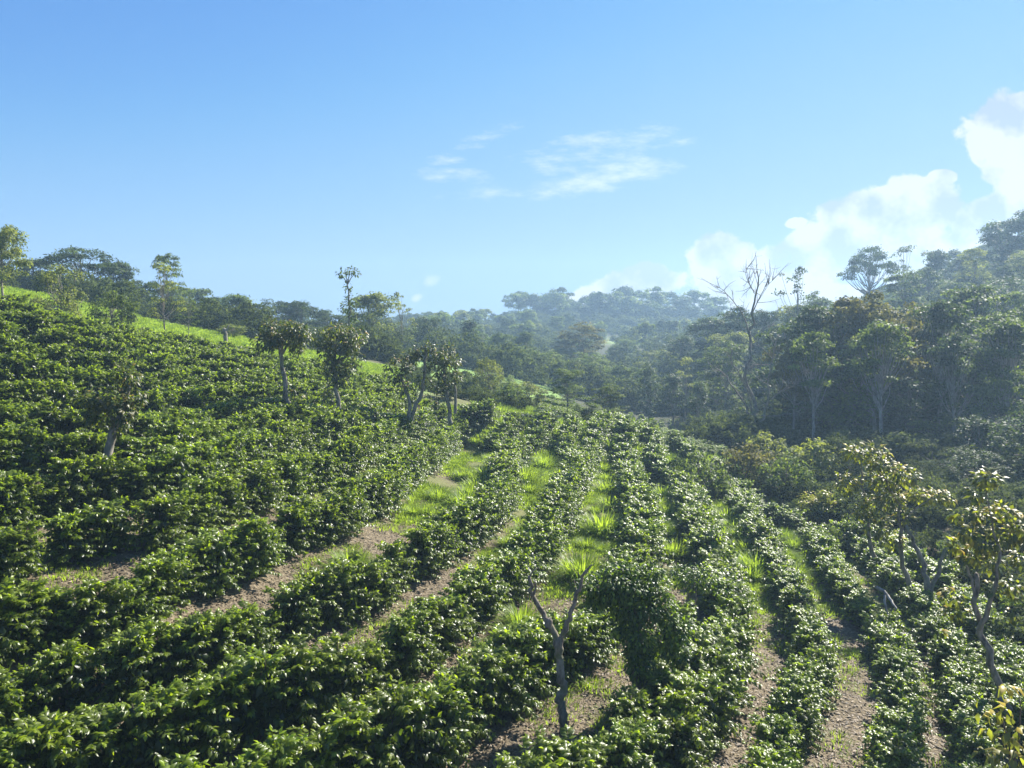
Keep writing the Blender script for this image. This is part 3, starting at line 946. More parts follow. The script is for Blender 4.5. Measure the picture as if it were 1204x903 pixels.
tree('umbrella', 1022, 283, 150, 72, 'dark', 'dome-crowned dark tree on the skyline under the cloud', name='umbrella_tree')
tree('sparse', 1062, 292, 150, 50, 'dark', 'thin see-through tree on the right skyline', name='airy_tree')
tree('broad', 1102, 287, 150, 52, 'dark', 'dark rounded skyline tree right of the see-through tree', name='broadleaf_tree')
tree('broad', 1132, 296, 150, 44, 'dark', 'small dark skyline tree below the tall right tree', name='broadleaf_tree')
tree('broad', 1178, 248, 145, 84, 'dark', 'tallest dark tree on the skyline at right', name='broadleaf_tree')
tree('broad', 1225, 236, 140, 90, 'dark', 'dark skyline tree cut by the right edge', name='broadleaf_tree')
tree('broad', 1140, 362, 92, 86, 'pale', 'light green crown right of the rusty canopy', name='broadleaf_tree')
tree('layer', 1188, 350, 84, 84, 'green', 'green tree at right edge beneath the tall skyline tree', name='broadleaf_tree')
tree('umbrella', 1180, 428, 54, 110, 'green', 'flat layered green tree at right edge with lit tops', name='umbrella_tree')
tree('skirt', 1120, 400, 66, 90, 'green', 'leafy green tree mass right of the rusty canopy', name='leafy_tree')
tree('skirt', 1066, 462, 60, 60, 'dark', 'dark leafy tree under the rusty canopy', name='leafy_tree')
tree('skirt', 975, 452, 64, 60, 'green', 'leafy tree left under the rusty canopy', name='leafy_tree')
tree('skirt', 1160, 470, 50, 80, 'dark', 'dark shaded tree behind the right yellowing tree', name='leafy_tree')
tree('skirt', 1215, 460, 46, 90, 'dark', 'dark shaded tree at the right edge', name='leafy_tree')
tree('skirt', 1100, 480, 56, 70, 'green', 'hazy leafy tree in the sunbeam at right', name='leafy_tree')

def zone(n, px0, px1, y0, y1, hlo, hhi, kinds, mats, label, group, sep, wr=(0.75, 1.05), name='forest_tree'):
    placed, made = [], []
    for _ in range(n * 30):
        if len(placed) >= n: break
        px, Y = rng.uniform(px0, px1), math.exp(rng.uniform(math.log(y0), math.log(y1)))
        x = (px - CX) / F * Y
        if any(math.hypot(x - a, Y - b) < sep for a, b in placed):
            continue
        placed.append((x, Y))
        h = rng.uniform(hlo, hhi)
        top = HY - F * (gz(x, Y) + h) / Y
        made.append((px, tree(str(rng.choice(kinds)), px, top, Y, h * rng.uniform(*wr) * F / Y, str(rng.choice(mats)), label, group, name=name)))
    for i, (px, r) in enumerate(sorted(made, key=lambda t: t[0])):
        r['label'] = '%s, %s from the left' % (label, ordinal(i + 1))
zone(40, 610, 850, 318, 345, 11, 19, ['far'], ['dark', 'dark', 'green'], 'blue hazy tree on the far ridge under the clouds', 'trees on the far ridge', 8)
zone(26, 470, 640, 300, 345, 4, 7, ['far'], ['dark', 'green'], 'blue hazy tree on the lower left arm of the far ridge', 'trees on the lower far ridge', 7)
zone(44, 500, 850, 200, 300, 5, 9, ['far'], ['dark', 'green', 'green', 'pale'], 'hazy tree on the slope below the far ridge', 'trees below the far ridge', 8)
zone(22, 490, 830, 135, 190, 4, 7, ['far', 'broad'], ['green', 'dark', 'pale'], 'tree in the wooded valley floor', 'trees in the valley', 7)
zone(16, 520, 760, 108, 135, 3, 5, ['broad', 'layer'], ['green', 'pale'], 'low tree just beyond the rows in the valley', 'trees beyond the rows', 6)
zone(20, 1060, 1270, 150, 230, 6, 9, ['far', 'broad'], ['dark'], 'dark tree high on the wooded right slope', 'trees high on the right slope', 8)
zone(28, 840, 1260, 88, 135, 6, 9.5, ['broad', 'layer', 'skirt'], ['green', 'dark', 'dark', 'pale'], 'tree on the middle of the wooded right slope', 'trees on the middle right slope', 6)
zone(12, 985, 1280, 43, 53, 2.2, 3.8, ['skirt'], ['under', 'under', 'dark'], 'dim low tree behind the yellowing trees', 'low trees behind the yellowing trees', 2.6)
zone(20, 930, 1230, 55, 76, 10, 14, ['tall'], ['dark', 'green', 'pale', 'rust'], 'tall pale-trunked tree at the front of the woods', 'pale-trunked trees at the front of the woods', 4, (0.45, 0.6))
zone(26, 930, 1270, 60, 88, 7, 10.5, ['skirt', 'skirt', 'layer'], ['dark', 'green', 'dark'], 'leafy tree at the foot of the wooded right slope', 'trees at the foot of the right slope', 4)
zone(20, -60, 470, 115, 170, 5, 8, ['far', 'broad'], ['dark', 'green'], 'hazy tree behind the meadow grove', 'trees behind the meadow grove', 7)

# ------------------------------------------------------------------ trees with a shape of their own
class Hero:
    """a tree whose limbs and leaf clusters are set out at its own distance from pixels of its outline"""
    def __init__(self, px, py, seed, Y=None):
        self.rg = np.random.default_rng(seed)
        if Y is None:
            self.o = at(px, py, 0.0)
        else:
            x = (px - CX) / F * Y
            self.o = np.array([x, Y, gz(x, Y)])
        self.Y = self.o[1]
        self.px, self.py = CX + F * self.o[0] / self.Y, HY - F * self.o[2] / self.Y
        self.tk, self.cw = Geo(), Geo()
        self.leaf_n = 0
    def loc(self, px, py, dy=0.0):
        k = (self.Y + dy) / F                       # the point seen at that pixel, dy metres behind the base
        return np.array([(px - CX) * k - self.o[0], dy, (HY - py) * k - self.o[2]])
    def limb(self, pts, r0, r1, n=12, sides=8, wob=None):
        P = [self.loc(*p) for p in pts]
        L = sum(np.linalg.norm(P[i + 1] - P[i]) for i in range(len(P) - 1))
        q = spline(P, n, (0.012 * L if wob is None else wob) if n > 4 else 0, self.rg)
        rad = np.linspace(r0, r1, n) * (1 + self.rg.normal(0, 0.045, n))
        tube(self.tk, q, rad, sides, 0.5)
        return q
    def cluster(self, px, py, rx, ry, n, L, dy=0.0, tint=(0.2, 0.12), ripe=0.12, wid=0.42, droop=0.35, hang=0.45, dep=None):
        c = self.loc(px, py, dy)
        k = (self.Y + dy) / F
        rg = self.rg
        v = norm(rg.normal(0, 1, (n, 3)))
        rad = rg.uniform(0.1, 1.0, n) ** 0.45
        ax = np.array([rx * k, (dep if dep else 0.5 * (rx + ry)) * k, ry * k])
        P = c + v * rad[:, None] * ax
        D = v * 0.9 + rg.normal(0, 0.45, (n, 3)) + np.array([0, 0, -hang])
        N = np.array([0, 0, 1.0]) + 0.5 * v + rg.normal(0, 0.35, (n, 3))
        T = np.clip(rg.normal(tint[0], tint[1], n), 0, 1)
        T = np.where(rg.random(n) < ripe, rg.uniform(0.6, 1.0, n), T)
        LL = L * rg.uniform(0.6, 1.25, n)
        leaves(self.cw, P, D, N, LL, LL * wid * rg.uniform(0.8, 1.2, n), T, droop)
    def twigs(self, q, n, ln, r=0.012):
        """thin side twigs along a limb"""
        rg = self.rg
        for _ in range(n):
            i = rg.integers(len(q) // 3, len(q))
            d = norm(rg.normal(0, 1, 3) + np.array([0, 0, 0.6]) + 0.7 * norm(q[min(i + 1, len(q) - 1)] - q[i - 1]))
            l = ln * rg.uniform(0.4, 1.1)
            tw = spline([q[i], q[i] + d * l * 0.5 + rg.normal(0, 0.05 * l, 3), q[i] + d * l + np.array([0, 0, 0.1 * l])], 5)
            tube(self.tk, tw, np.linspace(r, r * 0.3, 5), 4)
            for _ in range(2):
                j = rg.integers(1, 4)
                d2 = norm(d + rg.normal(0, 0.6, 3))
                tube(self.tk, [tw[j], tw[j] + d2 * l * 0.25, tw[j] + d2 * l * 0.45 + [0, 0, 0.03 * l]], [r * 0.55, r * 0.4, r * 0.2], 3)
    def build(self, name, label, cat, bark='bark', leaf='shade', group=None, crown='crown'):
        r = empty(name, self.o)
        tag(r, label, cat, group)
        obj('trunk', self.tk.mesh(name + '_trunk', M[bark], True), r)
        if self.cw.n:
            tag(obj(crown, self.cw.mesh(name + '_crown', M[leaf]), r), kind='stuff')
        return r

# forked bare trunk in the foreground
h = Hero(665, 872, 1)
q0 = h.limb([(665,876,0), (661,830,0), (659,790,0), (656,752,0)], 0.090, 0.075, 22, 10)
q1 = h.limb([(657,762,0), (650,742,0.05), (643,730,0.1), (633,712,0.1), (626,700,0.1), (622,678,0.1)], 0.070, 0.034, 18, 9)
q2 = h.limb([(656,765,0), (662,745,-0.05), (668,728,-0.1), (676,704,-0.1), (684,684,-0.1), (690,670,-0.1)], 0.060, 0.026, 18, 9)
h.limb([(626,702,0.1), (630,690,0.12), (629,682,0.14)], 0.03, 0.012, 6, 6)
h.limb([(622,682,0.1), (626,672,0.12), (632,668,0.12)], 0.022, 0.010, 5, 5)
h.limb([(689,674,-0.1), (692,668,-0.1), (696,664,-0.12)], 0.028, 0.012, 5, 5)
for (x, y, r) in [(645,733,0.13), (657,756,0.135)]:
    h.limb([(x-1,y+4,-0.02), (x,y,-0.02), (x+1,y-4,-0.02)], r * 0.62, r * 0.55, 4, 8, 0)
for q in (q1, q2):
    h.twigs(q, 4, 0.35, 0.009)
for a in (-1.6, -0.4, 0.9, 2.2):
    h.limb([(665 + 9 * math.sin(a), 877, 0.13 * math.cos(a)), (663.5 + 4 * math.sin(a), 870, 0.06 * math.cos(a)), (662, 858, 0)], 0.05, 0.06, 6, 6, 0)
h.cluster(664, 862, 5, 12, 30, 0.10, tint=(0.5, 0.2), ripe=0)
h.build('forked_trunk', 'bare mossy forked trunk standing on the brown path in the foreground', 'tree', 'dark_bark', 'vine', crown='sprouts')

# vine-smothered tree just right of it
h = Hero(752, 812, 2, 16.0)
h.limb([(752,815,0), (752,780,0), (748,745,0), (742,715,0)], 0.16, 0.10, 12, 9)
h.limb([(748,745,0), (765,715,0.2), (785,700,0.3)], 0.07, 0.03, 8, 7)
h.limb([(742,720,0), (722,700,-0.1), (702,690,-0.2)], 0.06, 0.02, 8, 7)
for (x, y, rx, ry, n_) in [(740,690,32,18,560), (712,695,24,15,320), (765,690,24,16,340), (778,712,18,18,320), (752,715,28,20,420), (735,712,26,18,380),
                           (750,745,22,24,420), (752,778,17,24,360), (760,800,16,16,220), (785,730,14,16,200), (700,705,14,12,160), (795,745,14,16,200), (740,672,20,8,180), (750,765,17,22,300), (754,790,18,16,240), (778,752,20,20,340), (796,764,18,14,260), (735,735,18,16,240), (715,684,30,13,330), (690,690,14,9,120), (800,735,16,12,180), (728,672,22,7,160), (765,672,16,7,120)]:
    h.cluster(x, y, rx, ry, int(n_ * 1.5), 0.105, h.rg.uniform(-0.25, 0.25), (0.28, 0.18), 0.10, 0.55, 0.25, 0.5)
h.build('vine_smothered_tree', 'arching tree smothered in dark leafy vines beside the forked trunk', 'tree', 'dark_bark', 'vine', crown='vines')

# small dark-trunked tree in the row behind it
h = Hero(812, 718, 3, 20.5)
h.limb([(812,722,0), (814,700,0), (816,688,0)], 0.13, 0.09, 8, 8)
for (x, y, rx, ry, n_) in [(800,676,26,12,260), (828,678,20,12,220), (812,684,24,10,200), (848,690,18,12,160)]:
    h.cluster(x, y, rx, ry, n_, 0.12, 0, (0.2, 0.15), 0.1)
h.build('small_tree', 'small leafy tree with thick dark trunk right of the vine-smothered tree', 'tree', 'dark_bark', 'vine')

# large-leaved shade trees
def rosette_crown(h, px, py, rx, ry, n, L, k=12, ripe=0.1):
    for _ in range(k):
        a, d = h.rg.uniform(0, 6.28), h.rg.random() ** 0.5
        x, y = px + rx * d * math.cos(a), py + ry * d * math.sin(a)
        h.cluster(x, y, rx * 0.42, ry * 0.42, n // k, L, h.rg.uniform(-0.6, 0.6) * rx * h.Y / F * 1.2, (0.1, 0.08), ripe * (0.9 if y < py - ry * 0.2 else 0.3), 0.42, 0.35, 0.4)  # orange leaves; extra ones up top paint the crown's lit top into colour

h = Hero(128, 548, 4, 22.5)
h.limb([(127,552,0), (128,530,0), (131,512,0), (136,500,0), (144,480,0.1), (152,455,0.15)], 0.15, 0.06, 16, 9)
h.limb([(136,500,0), (126,482,-0.2), (116,470,-0.3)], 0.07, 0.03, 8, 7)
h.limb([(140,490,0), (146,470,0.3), (140,450,0.4)], 0.05, 0.02, 8, 7)
h.limb([(144,482,0), (156,474,0.2), (164,468,0.3)], 0.04, 0.02, 8, 7)
for (x, y, rx, ry, n_) in [(150,444,12,16,95), (133,470,22,14,150), (112,468,18,14,110), (108,482,13,10,60), (145,480,16,14,110), (158,470,12,12,60), (166,462,6,6,14), (140,437,10,7,34), (120,490,18,11,80), (142,500,12,10,46), (96,468,8,8,22)]:
    h.cluster(x, y, rx, ry, int(n_ * 1.35), 0.20, h.rg.uniform(-0.3, 0.3), (0.12, 0.1), 0.05, 0.42, 0.35, 0.3)
h.build('leaning_shade_tree', 'leaning big-leaved shade tree standing among the coffee at far left', 'tree')

h = Hero(346, 506, 5, 34.0)
h.limb([(347,508,0), (342,485,0), (336,455,0), (332,420,0), (331,400,0)], 0.13, 0.08, 16, 9)
for p in [(315,398,-0.4), (348,396,0.4), (330,385,0.2), (320,388,0.5), (342,404,-0.5)]:
    h.limb([(332,416,0), ((332 + p[0]) / 2, (410 + p[1]) / 2, p[2] / 2), p], 0.06, 0.02, 7, 6)
rosette_crown(h, 331, 397, 27, 22, 1500, 0.23, 18, 0.16)
h.cluster(350, 462, 7, 7, 16, 0.3, 0, (0.5, 0.3), 0.5); h.cluster(356, 482, 6, 6, 14, 0.3, 0, (0.6, 0.3), 0.6)
h.cluster(343, 495, 12, 14, 90, 0.25, 0, (0.1, 0.1), 0.05)
h.build('round_shade_tree', 'shade tree with round big-leaved crown and bare pale trunk, left of two', 'tree')

h = Hero(398, 487, 6, 36.5)
h.limb([(399,490,0), (397,470,0), (394,450,0), (393,425,0), (394,405,0)], 0.11, 0.07, 14, 9)
for p in [(378,404,-0.4), (412,402,0.4), (396,392,0.2), (384,420,0.5), (410,420,-0.5)]:
    h.limb([(393,432,0), ((393 + p[0]) / 2, (426 + p[1]) / 2, p[2] / 2), p], 0.06, 0.02, 7, 6)
rosette_crown(h, 398, 406, 27, 27, 1500, 0.23, 18, 0.13)
rosette_crown(h, 390, 440, 17, 16, 420, 0.22, 7, 0.03)
h.cluster(387, 468, 8, 18, 170, 0.22, 0.3, (0.08, 0.08), 0.02)
h.build('tall_crowned_shade_tree', 'shade tree with tall ragged big-leaved crown, right of two', 'tree')

h = Hero(482, 494, 7, 39.0)
h.limb([(480,494,0), (482,475,0), (478,460,0), (470,440,0)], 0.12, 0.05, 12, 8)
rosette_crown(h, 469, 430, 14, 15, 380, 0.22, 7, 0.22)
h.cluster(476, 455, 8, 8, 40, 0.26, 0, (0.3, 0.2), 0.2)
h.build('slim_shade_tree', 'slim shade tree with a small ragged crown at left of a cluster', 'tree')

h = Hero(486, 492, 8, 40.0)
h.limb([(484,494,0), (490,475,0), (497,455,0), (500,425,0), (500,412,0)], 0.12, 0.06, 14, 8)
rosette_crown(h, 498, 418, 15, 14, 520, 0.22, 8, 0.14)
h.cluster(499, 445, 9, 10, 60, 0.26, 0, (0.15, 0.1), 0.1)
h.build('curving_shade_tree', 'shade tree with curving pale trunk in the middle of a cluster', 'tree')

h = Hero(529, 496, 9, 40.5)
h.limb([(530,498,0), (527,475,0), (524,455,0), (522,420,0)], 0.13, 0.06, 12, 8)
h.limb([(535,486,0.3), (536,465,0.3), (533,440,0.3)], 0.10, 0.05, 8, 8)
rosette_crown(h, 523, 424, 20, 18, 720, 0.22, 10, 0.12)
rosette_crown(h, 528, 446, 17, 12, 380, 0.22, 6, 0.1)
rosette_crown(h, 507, 466, 11, 12, 220, 0.22, 4, 0.1)
h.build('broad_shade_tree', 'broadest big-leaved shade tree at right of a cluster beyond the rows', 'tree')

# tall skinny tree with tufts on the skyline
h = Hero(412, 400, 10, 57.0)
h.limb([(414,440,0), (413,400,0), (411,370,0), (410,345,0), (408,328,0)], 0.12, 0.05, 16, 8)
for p in [(400,322,0.3), (418,320,-0.3), (405,318,0.4), (412,316,-0.2)]:
    q = h.limb([(409,334,0), ((409 + p[0]) / 2, (332 + p[1]) / 2, 0), p], 0.05, 0.015, 6, 5)
for (x, y, rx, ry, n_) in [(402,322,6,5,70), (412,318,7,5,90), (420,321,4,4,40), (409,338,6,5,60), (413,352,8,8,130), (408,362,10,8,150), (416,372,7,6,80)]:
    h.cluster(x, y, rx, ry, int(n_ * 0.6), 0.26, 0, (0.3, 0.15), 0.05, 0.5)
h.build('skinny_tufted_tree', 'tall skinny tree with tufted top rising above the skyline', 'tree', 'bark', 'green')

# tall bare tree at the edge of the woods
h = Hero(892, 528, 11, 60.0)
A = []
A.append(h.limb([(893,532,0), (890,500,0), (886,470,0), (880,440,0), (882,400,0), (884,370,0), (887,345,0), (890,318,0)], 0.203, 0.038, 22, 9))
A.append(h.limb([(890,512,0), (880,485,0.5), (868,462,0.8), (850,440,1.0), (832,425,1.2)], 0.112, 0.022, 16, 8))
A.append(h.limb([(892,510,0), (900,480,-0.6), (902,450,-0.8), (908,425,-1.0), (912,400,-1)], 0.105, 0.022, 16, 8))
A.append(h.limb([(888,490,0), (874,450,-0.8), (862,425,-1.2), (858,408,-1.4)], 0.083, 0.022, 14, 7))
A.append(h.limb([(882,392,0), (872,368,0.3), (860,350,0.5), (846,338,0.7)], 0.060, 0.019, 12, 6))
A.append(h.limb([(884,370,0), (892,352,-0.4), (900,338,-0.6), (908,330,-0.8)], 0.045, 0.013, 10, 6))
A.append(h.limb([(887,345,0), (880,330,0.2), (878,316,0.3)], 0.038, 0.013, 8, 6))
A.append(h.limb([(900,478,-0.5), (915,462,-0.5), (928,455,-0.5)], 0.045, 0.013, 10, 6))
for q in A:
    h.twigs(q, 14, 1.7, 0.024)
h.build('bare_tree', 'tall leafless tree with pale spreading limbs at the edge of the woods', 'tree', 'bark')

# yellowing big-leaved trees at the right
h = Hero(1093, 704, 12, 24.5)
h.limb([(1094,708,0), (1090,688,0), (1085,662,0.1), (1076,640,0.2), (1066,618,0.3)], 0.108, 0.048, 14, 9)
h.limb([(1093,700,0), (1101,678,-0.1), (1108,655,-0.2), (1116,630,-0.3)], 0.079, 0.032, 12, 8)
h.limb([(1070,690,0.8), (1062,655,0.8), (1058,620,0.7), (1052,585,0.6), (1030,545,0.5)], 0.086, 0.024, 14, 8)
h.limb([(1028,655,1.0), (1022,625,1.0), (1016,585,1.0), (1012,550,1.0)], 0.072, 0.024, 12, 8)
h.limb([(1058,620,0.7), (1075,600,0.5), (1095,585,0.3)], 0.043, 0.016, 8, 6)
for (x, y, rx, ry, n_, rp) in [(1020,532,26,11,85,0.3), (1002,532,12,9,34,0.3), (995,568,13,13,48,0.75), (1038,562,22,13,80,0.4), (1058,556,10,12,40,0.5), (1046,586,16,12,60,0.35), (1026,592,14,12,45,0.4), (1085,582,26,9,85,0.45),
                           (1112,584,12,9,30,0.4), (1030,618,18,14,60,0.35), (1048,634,16,12,46,0.3), (1014,604,8,8,20,0.5), (1072,560,8,8,18,0.2), (1062,606,8,10,24,0.3), (1035,545,16,8,40,0.3)]:
    h.cluster(x, y, rx, ry, int(n_ * 2.4), 0.20, h.rg.uniform(-0.4, 0.9), (0.2, 0.12), rp * 0.6, 0.5, 0.35, 0.3)
h.build('yellowing_tree', 'yellowing big-leaved tree with forked pale trunk, left of two at right', 'tree', 'bark', 'yellow')

h = Hero(1178, 838, 13, 17.5)
h.limb([(1180,842,0), (1172,800,0), (1160,765,0), (1150,735,0.1), (1145,705,0.2), (1148,675,0.3)], 0.094, 0.048, 16, 9)
h.limb([(1150,740,0), (1165,710,-0.2), (1172,680,-0.3), (1176,650,-0.3)], 0.058, 0.032, 12, 8)
h.limb([(1146,700,0.2), (1138,670,0.3), (1126,645,0.4)], 0.036, 0.016, 10, 7)
h.limb([(1176,650,-0.3), (1165,610,-0.1), (1160,575,0)], 0.029, 0.012, 10, 7)
for (x, y, rx, ry, n_, rp) in [(1160,562,16,10,36,0.25), (1148,582,8,7,12,0.3), (1125,606,8,6,12,0.4), (1152,604,14,8,28,0.5), (1180,602,16,9,34,0.5), (1200,622,14,12,36,0.5), (1140,626,14,10,36,0.6), (1126,642,10,10,28,0.7),
                           (1158,640,16,10,36,0.3), (1180,630,18,10,36,0.3), (1145,655,14,8,28,0.3), (1168,662,12,10,22,0.2), (1200,655,10,12,22,0.3), (1168,690,6,8,8,0.5), (1118,700,16,10,24,0.3), (1124,718,14,8,20,0.3), (1104,742,6,5,5,0.8), (1188,722,8,6,8,0.5), (1190,690,12,12,24,0.15)]:
    h.cluster(x, y, rx, ry, int(n_ * 2.3), 0.19, h.rg.uniform(-0.3, 0.4), (0.2, 0.12), rp * 0.6, 0.52, 0.35, 0.3)
h.build('leaning_yellowing_tree', 'leaning yellowing big-leaved tree with bare grey trunk by the right edge', 'tree', 'bark', 'yellow')

# orange-leaved sapling in the bottom right corner
h = Hero(1196, 930, 14, 12.5)
h.limb([(1198,935,0), (1192,900,0), (1184,860,0), (1172,835,0.1)], 0.03, 0.012, 10, 6)
h.limb([(1192,905,0), (1200,860,0.1), (1198,820,0.1)], 0.02, 0.008, 8, 6)
for (x, y, rx, ry, n_, rp) in [(1182,806,11,5,8,1.0), (1184,834,8,6,7,1.0), (1176,842,7,5,6,1.0), (1152,836,6,5,4,0.9), (1160,855,8,5,5,0.5), (1192,862,16,14,26,0.12), (1188,888,20,12,40,0.08), (1160,884,8,5,6,0.0)]:
    h.cluster(x, y, rx, ry, n_, 0.20, 0, (0.25, 0.12), rp, 0.5, 0.5, 0.4)
h.build('orange_leaved_sapling', 'sapling with a few orange dead leaves in the bottom right corner', 'sapling', 'brown_bark', 'yellow')

# ------------------------------------------------------------------ shrubs along the lower edge of the field
def shrub(px, py, Y, wpx, hpx, mat, label, kd='shrub', name='shrub'):
    x = (px - CX) / F * Y
    tk, cw, H, Rr = KIND[kd][used[kd] % len(KIND[kd])]
    used[kd] += 1
    w, hh = wpx / F * Y, hpx / F * Y
    r = empty(name, (x, Y, gz(x, Y)), rng.uniform(0, 6.28), (w / (2.2 * Rr), w / (2.2 * Rr), hh / H))
    tag(r, label, 'shrub')
    t = obj('stem', tk, r)
    c = tag(obj('foliage', cw, r), kind='stuff')
    c.material_slots[0].link = 'OBJECT'; c.material_slots[0].material = M[mat]
    return r
shrub(826, 570, 40, 62, 66, 'green', 'tall round shrub standing above the rows left of the bare tree')
shrub(800, 556, 43, 36, 46, 'dark', 'dark shrub left of the tall round shrub')
shrub(880, 590, 44, 70, 56, 'rust', 'brownish flowering shrub below the bare tree')
shrub(925, 600, 42, 60, 60, 'green', 'green shrub right of the brownish flowering shrub')
shrub(950, 580, 46, 70, 60, 'pale', 'pale feathery shrub below the woods')
shrub(965, 612, 37, 56, 50, 'yellow', 'yellow-tipped shrub at the upper end of the last rows')
shrub(1000, 628, 34, 50, 52, 'green', 'dark green shrub under the left yellowing tree')
shrub(905, 568, 50, 56, 48, 'pale', 'light green shrub at the foot of the tall bare tree')
shrub(1130, 660, 29, 60, 50, 'green', 'green shrub between the two yellowing trees')
shrub(1190, 690, 24, 90, 70, 'green', 'broad green shrub behind the leaning yellowing tree')
shrub(1196, 770, 18.5, 70, 60, 'green', 'leafy shrub right of the leaning grey trunk')
shrub(1150, 770, 19, 60, 50, 'dark', 'dark shrub left of the leaning grey trunk')
shrub(1204, 850, 14.5, 60, 60, 'green', 'leafy shrub by the bottom of the right edge')
shrub(1135, 850, 15, 50, 36, 'dark', 'low dark shrub in shade at the end of the right path')
shrub(470, 448, 46, 40, 18, 'dark', 'dark hump of scrub on the brow left of a tree cluster')
shrub(368, 440, 47, 36, 22, 'dark', 'dark brown scrub on the brow between two shade trees')
shrub(630, 486, 48, 60, 24, 'dark', 'dark scrub in the gap at the far end of the rows')
shrub(600, 470, 54, 44, 30, 'green', 'scrub left of the gap beyond the rows')

# ------------------------------------------------------------------ undergrowth, grass, litter
srcs = []
for i, kd in enumerate(['shrub'] * 3):
    tk, cw, H, Rr = KIND[kd][i]
    px = 1010 + 40 * i
    Y = 50
    x = (px - CX) / F * Y
    r = empty('shrub', (x, Y, gz(x, Y)), 1.0 * i, 1.3)
    tag(r, '%s leafy shrub on the dim forest floor behind the yellowing trees' % ['left', 'middle', 'right'][i], 'shrub', 'shrubs on the forest floor')
    obj('stem', tk, r)
    c = tag(obj('foliage', cw, r), kind='stuff')
    c.material_slots[0].link = 'OBJECT'; c.material_slots[0].material = M['under']
    srcs.append(c)
pts, sc = [], []
while len(pts) < 700:
    px, Y = rng.uniform(820, 1320), math.exp(rng.uniform(math.log(24), math.log(100)))
    x = (px - CX) / F * Y
    lim = 56 - (px - 860) * 0.03 if px > 860 else 58
    if Y < max(lim, 25): continue
    pts.append((x, Y, gz(x, Y) - 0.1)); sc.append(rng.uniform(0.5, 1.6))
def clear_of_bush(x, y, d):
    for i in (-1, 0, 1):
        for j in (-1, 0, 1):
            for a, b in cell.get((int(x // 1) + i, int(y // 1) + j), ()):
                if (a - x) ** 2 + (b - y) ** 2 < d * d:
                    return False
    return True
cell = {}
for b in bushes:
    cell.setdefault((int(b[0] // 1), int(b[1] // 1)), []).append((b[0], b[1]))
Dr = row_points(rows3['D'], 0.5, 6, 6)
for _ in range(900):
    px, Y = rng.uniform(885, 1330), rng.uniform(14, 58)
    x = (px - CX) / F * Y
    k_ = int(np.argmin((Dr[:, 1] - Y) ** 2 + (Dr[:, 0] - x) ** 2))
    if x < Dr[k_, 0] + 0.7 or not clear_of_bush(x, Y, 0.9): continue
    pts.append((x, Y, gz(x, Y) - 0.08)); sc.append(rng.uniform(0.35, 0.95))
for _ in range(420):
    px, Y = rng.uniform(480, 830), rng.uniform(49, 70)
    x = (px - CX) / F * Y
    if rng.random() < 0.6 or 622 < px < 690 or px > 728: continue
    pts.append((x, Y, gz(x, Y) - 0.1)); sc.append(rng.uniform(0.35, 0.8))
for _ in range(900):
    px, Y = rng.uniform(440, 1250), math.exp(rng.uniform(math.log(100), math.log(330)))
    x = (px - CX) / F * Y
    pts.append((x, Y, gz(x, Y) - 0.2)); sc.append(rng.uniform(1.2, 3.0))
for _ in range(350):
    px, Y = rng.uniform(600, 860), rng.uniform(305, 345)
    x = (px - CX) / F * Y
    pts.append((x, Y, gz(x, Y) - 0.2)); sc.append(rng.uniform(2.2, 3.8))
for _ in range(500):
    px, Y = rng.uniform(-100, 470), rng.uniform(70, 180)
    x = (px - CX) / F * Y
    pts.append((x, Y, gz(x, Y) - 0.2)); sc.append(rng.uniform(0.8, 2.0))
o = scatter('undergrowth', pts, rng.uniform(0, 6.28, len(pts)), sc, srcs)
tag(o, 'dense leafy undergrowth on the forest floor and valley sides', 'undergrowth')

def tuft_geo(seed, n, h, spread, wid, arch=0.5):
    rg = np.random.default_rng(seed)
    g = Geo()
    a = rg.uniform(0, 6.28, n)
    r0 = rg.uniform(0, 1, n) ** 0.7 * spread * 0.35
    base = np.stack([np.cos(a) * r0, np.sin(a) * r0, np.zeros(n)], 1)
    out = np.stack([np.cos(a), np.sin(a), np.zeros(n)], 1) + rg.normal(0, 0.25, (n, 3)) * [1, 1, 0]
    ln = h * rg.uniform(0.55, 1.2, n)
    lean = rg.uniform(0.15, 1.0, n) * arch
    side = norm(np.cross(out, [0, 0, 1.0]))
    w = wid * rg.uniform(0.6, 1.2, n)
    rows = []
    for t, ww in ((0, 0.7), (0.4, 1.0), (0.75, 0.7)):
        c = base + out * (lean * ln * t ** 1.6 * 1.1)[:, None] + np.array([0, 0, 1.0]) * (ln * (t - 0.5 * lean * t ** 2.2))[:, None]
        rows += [c - side * (w * ww / 2)[:, None], c + side * (w * ww / 2)[:, None]]
    tip = base + out * (lean * ln * 1.1)[:, None] + np.array([0, 0, 1.0]) * (ln * (1 - 0.62 * lean))[:, None]
    V = np.stack(rows + [tip], 1).reshape(-1, 3)
    k = np.arange(n)[:, None] * 7
    T = np.clip(rg.normal(0.5, 0.22, n), 0, 1)
    g.add(V, f3=k + [4, 5, 6], f4=np.concatenate([k + [0, 1, 3, 2], k + [2, 3, 5, 4]]), tint=np.repeat(T, 7))
    return g
TUSS = [tuft_geo(40 + i, 420, 0.68, 0.95, 0.026, 1.0).mesh('tussock_blades', M['grass']) for i in range(3)]
LOWG = [tuft_geo(60 + i, 60, 0.13, 0.75, 0.014, 0.95).mesh('low_grass_blades', M['grass']) for i in range(3)]
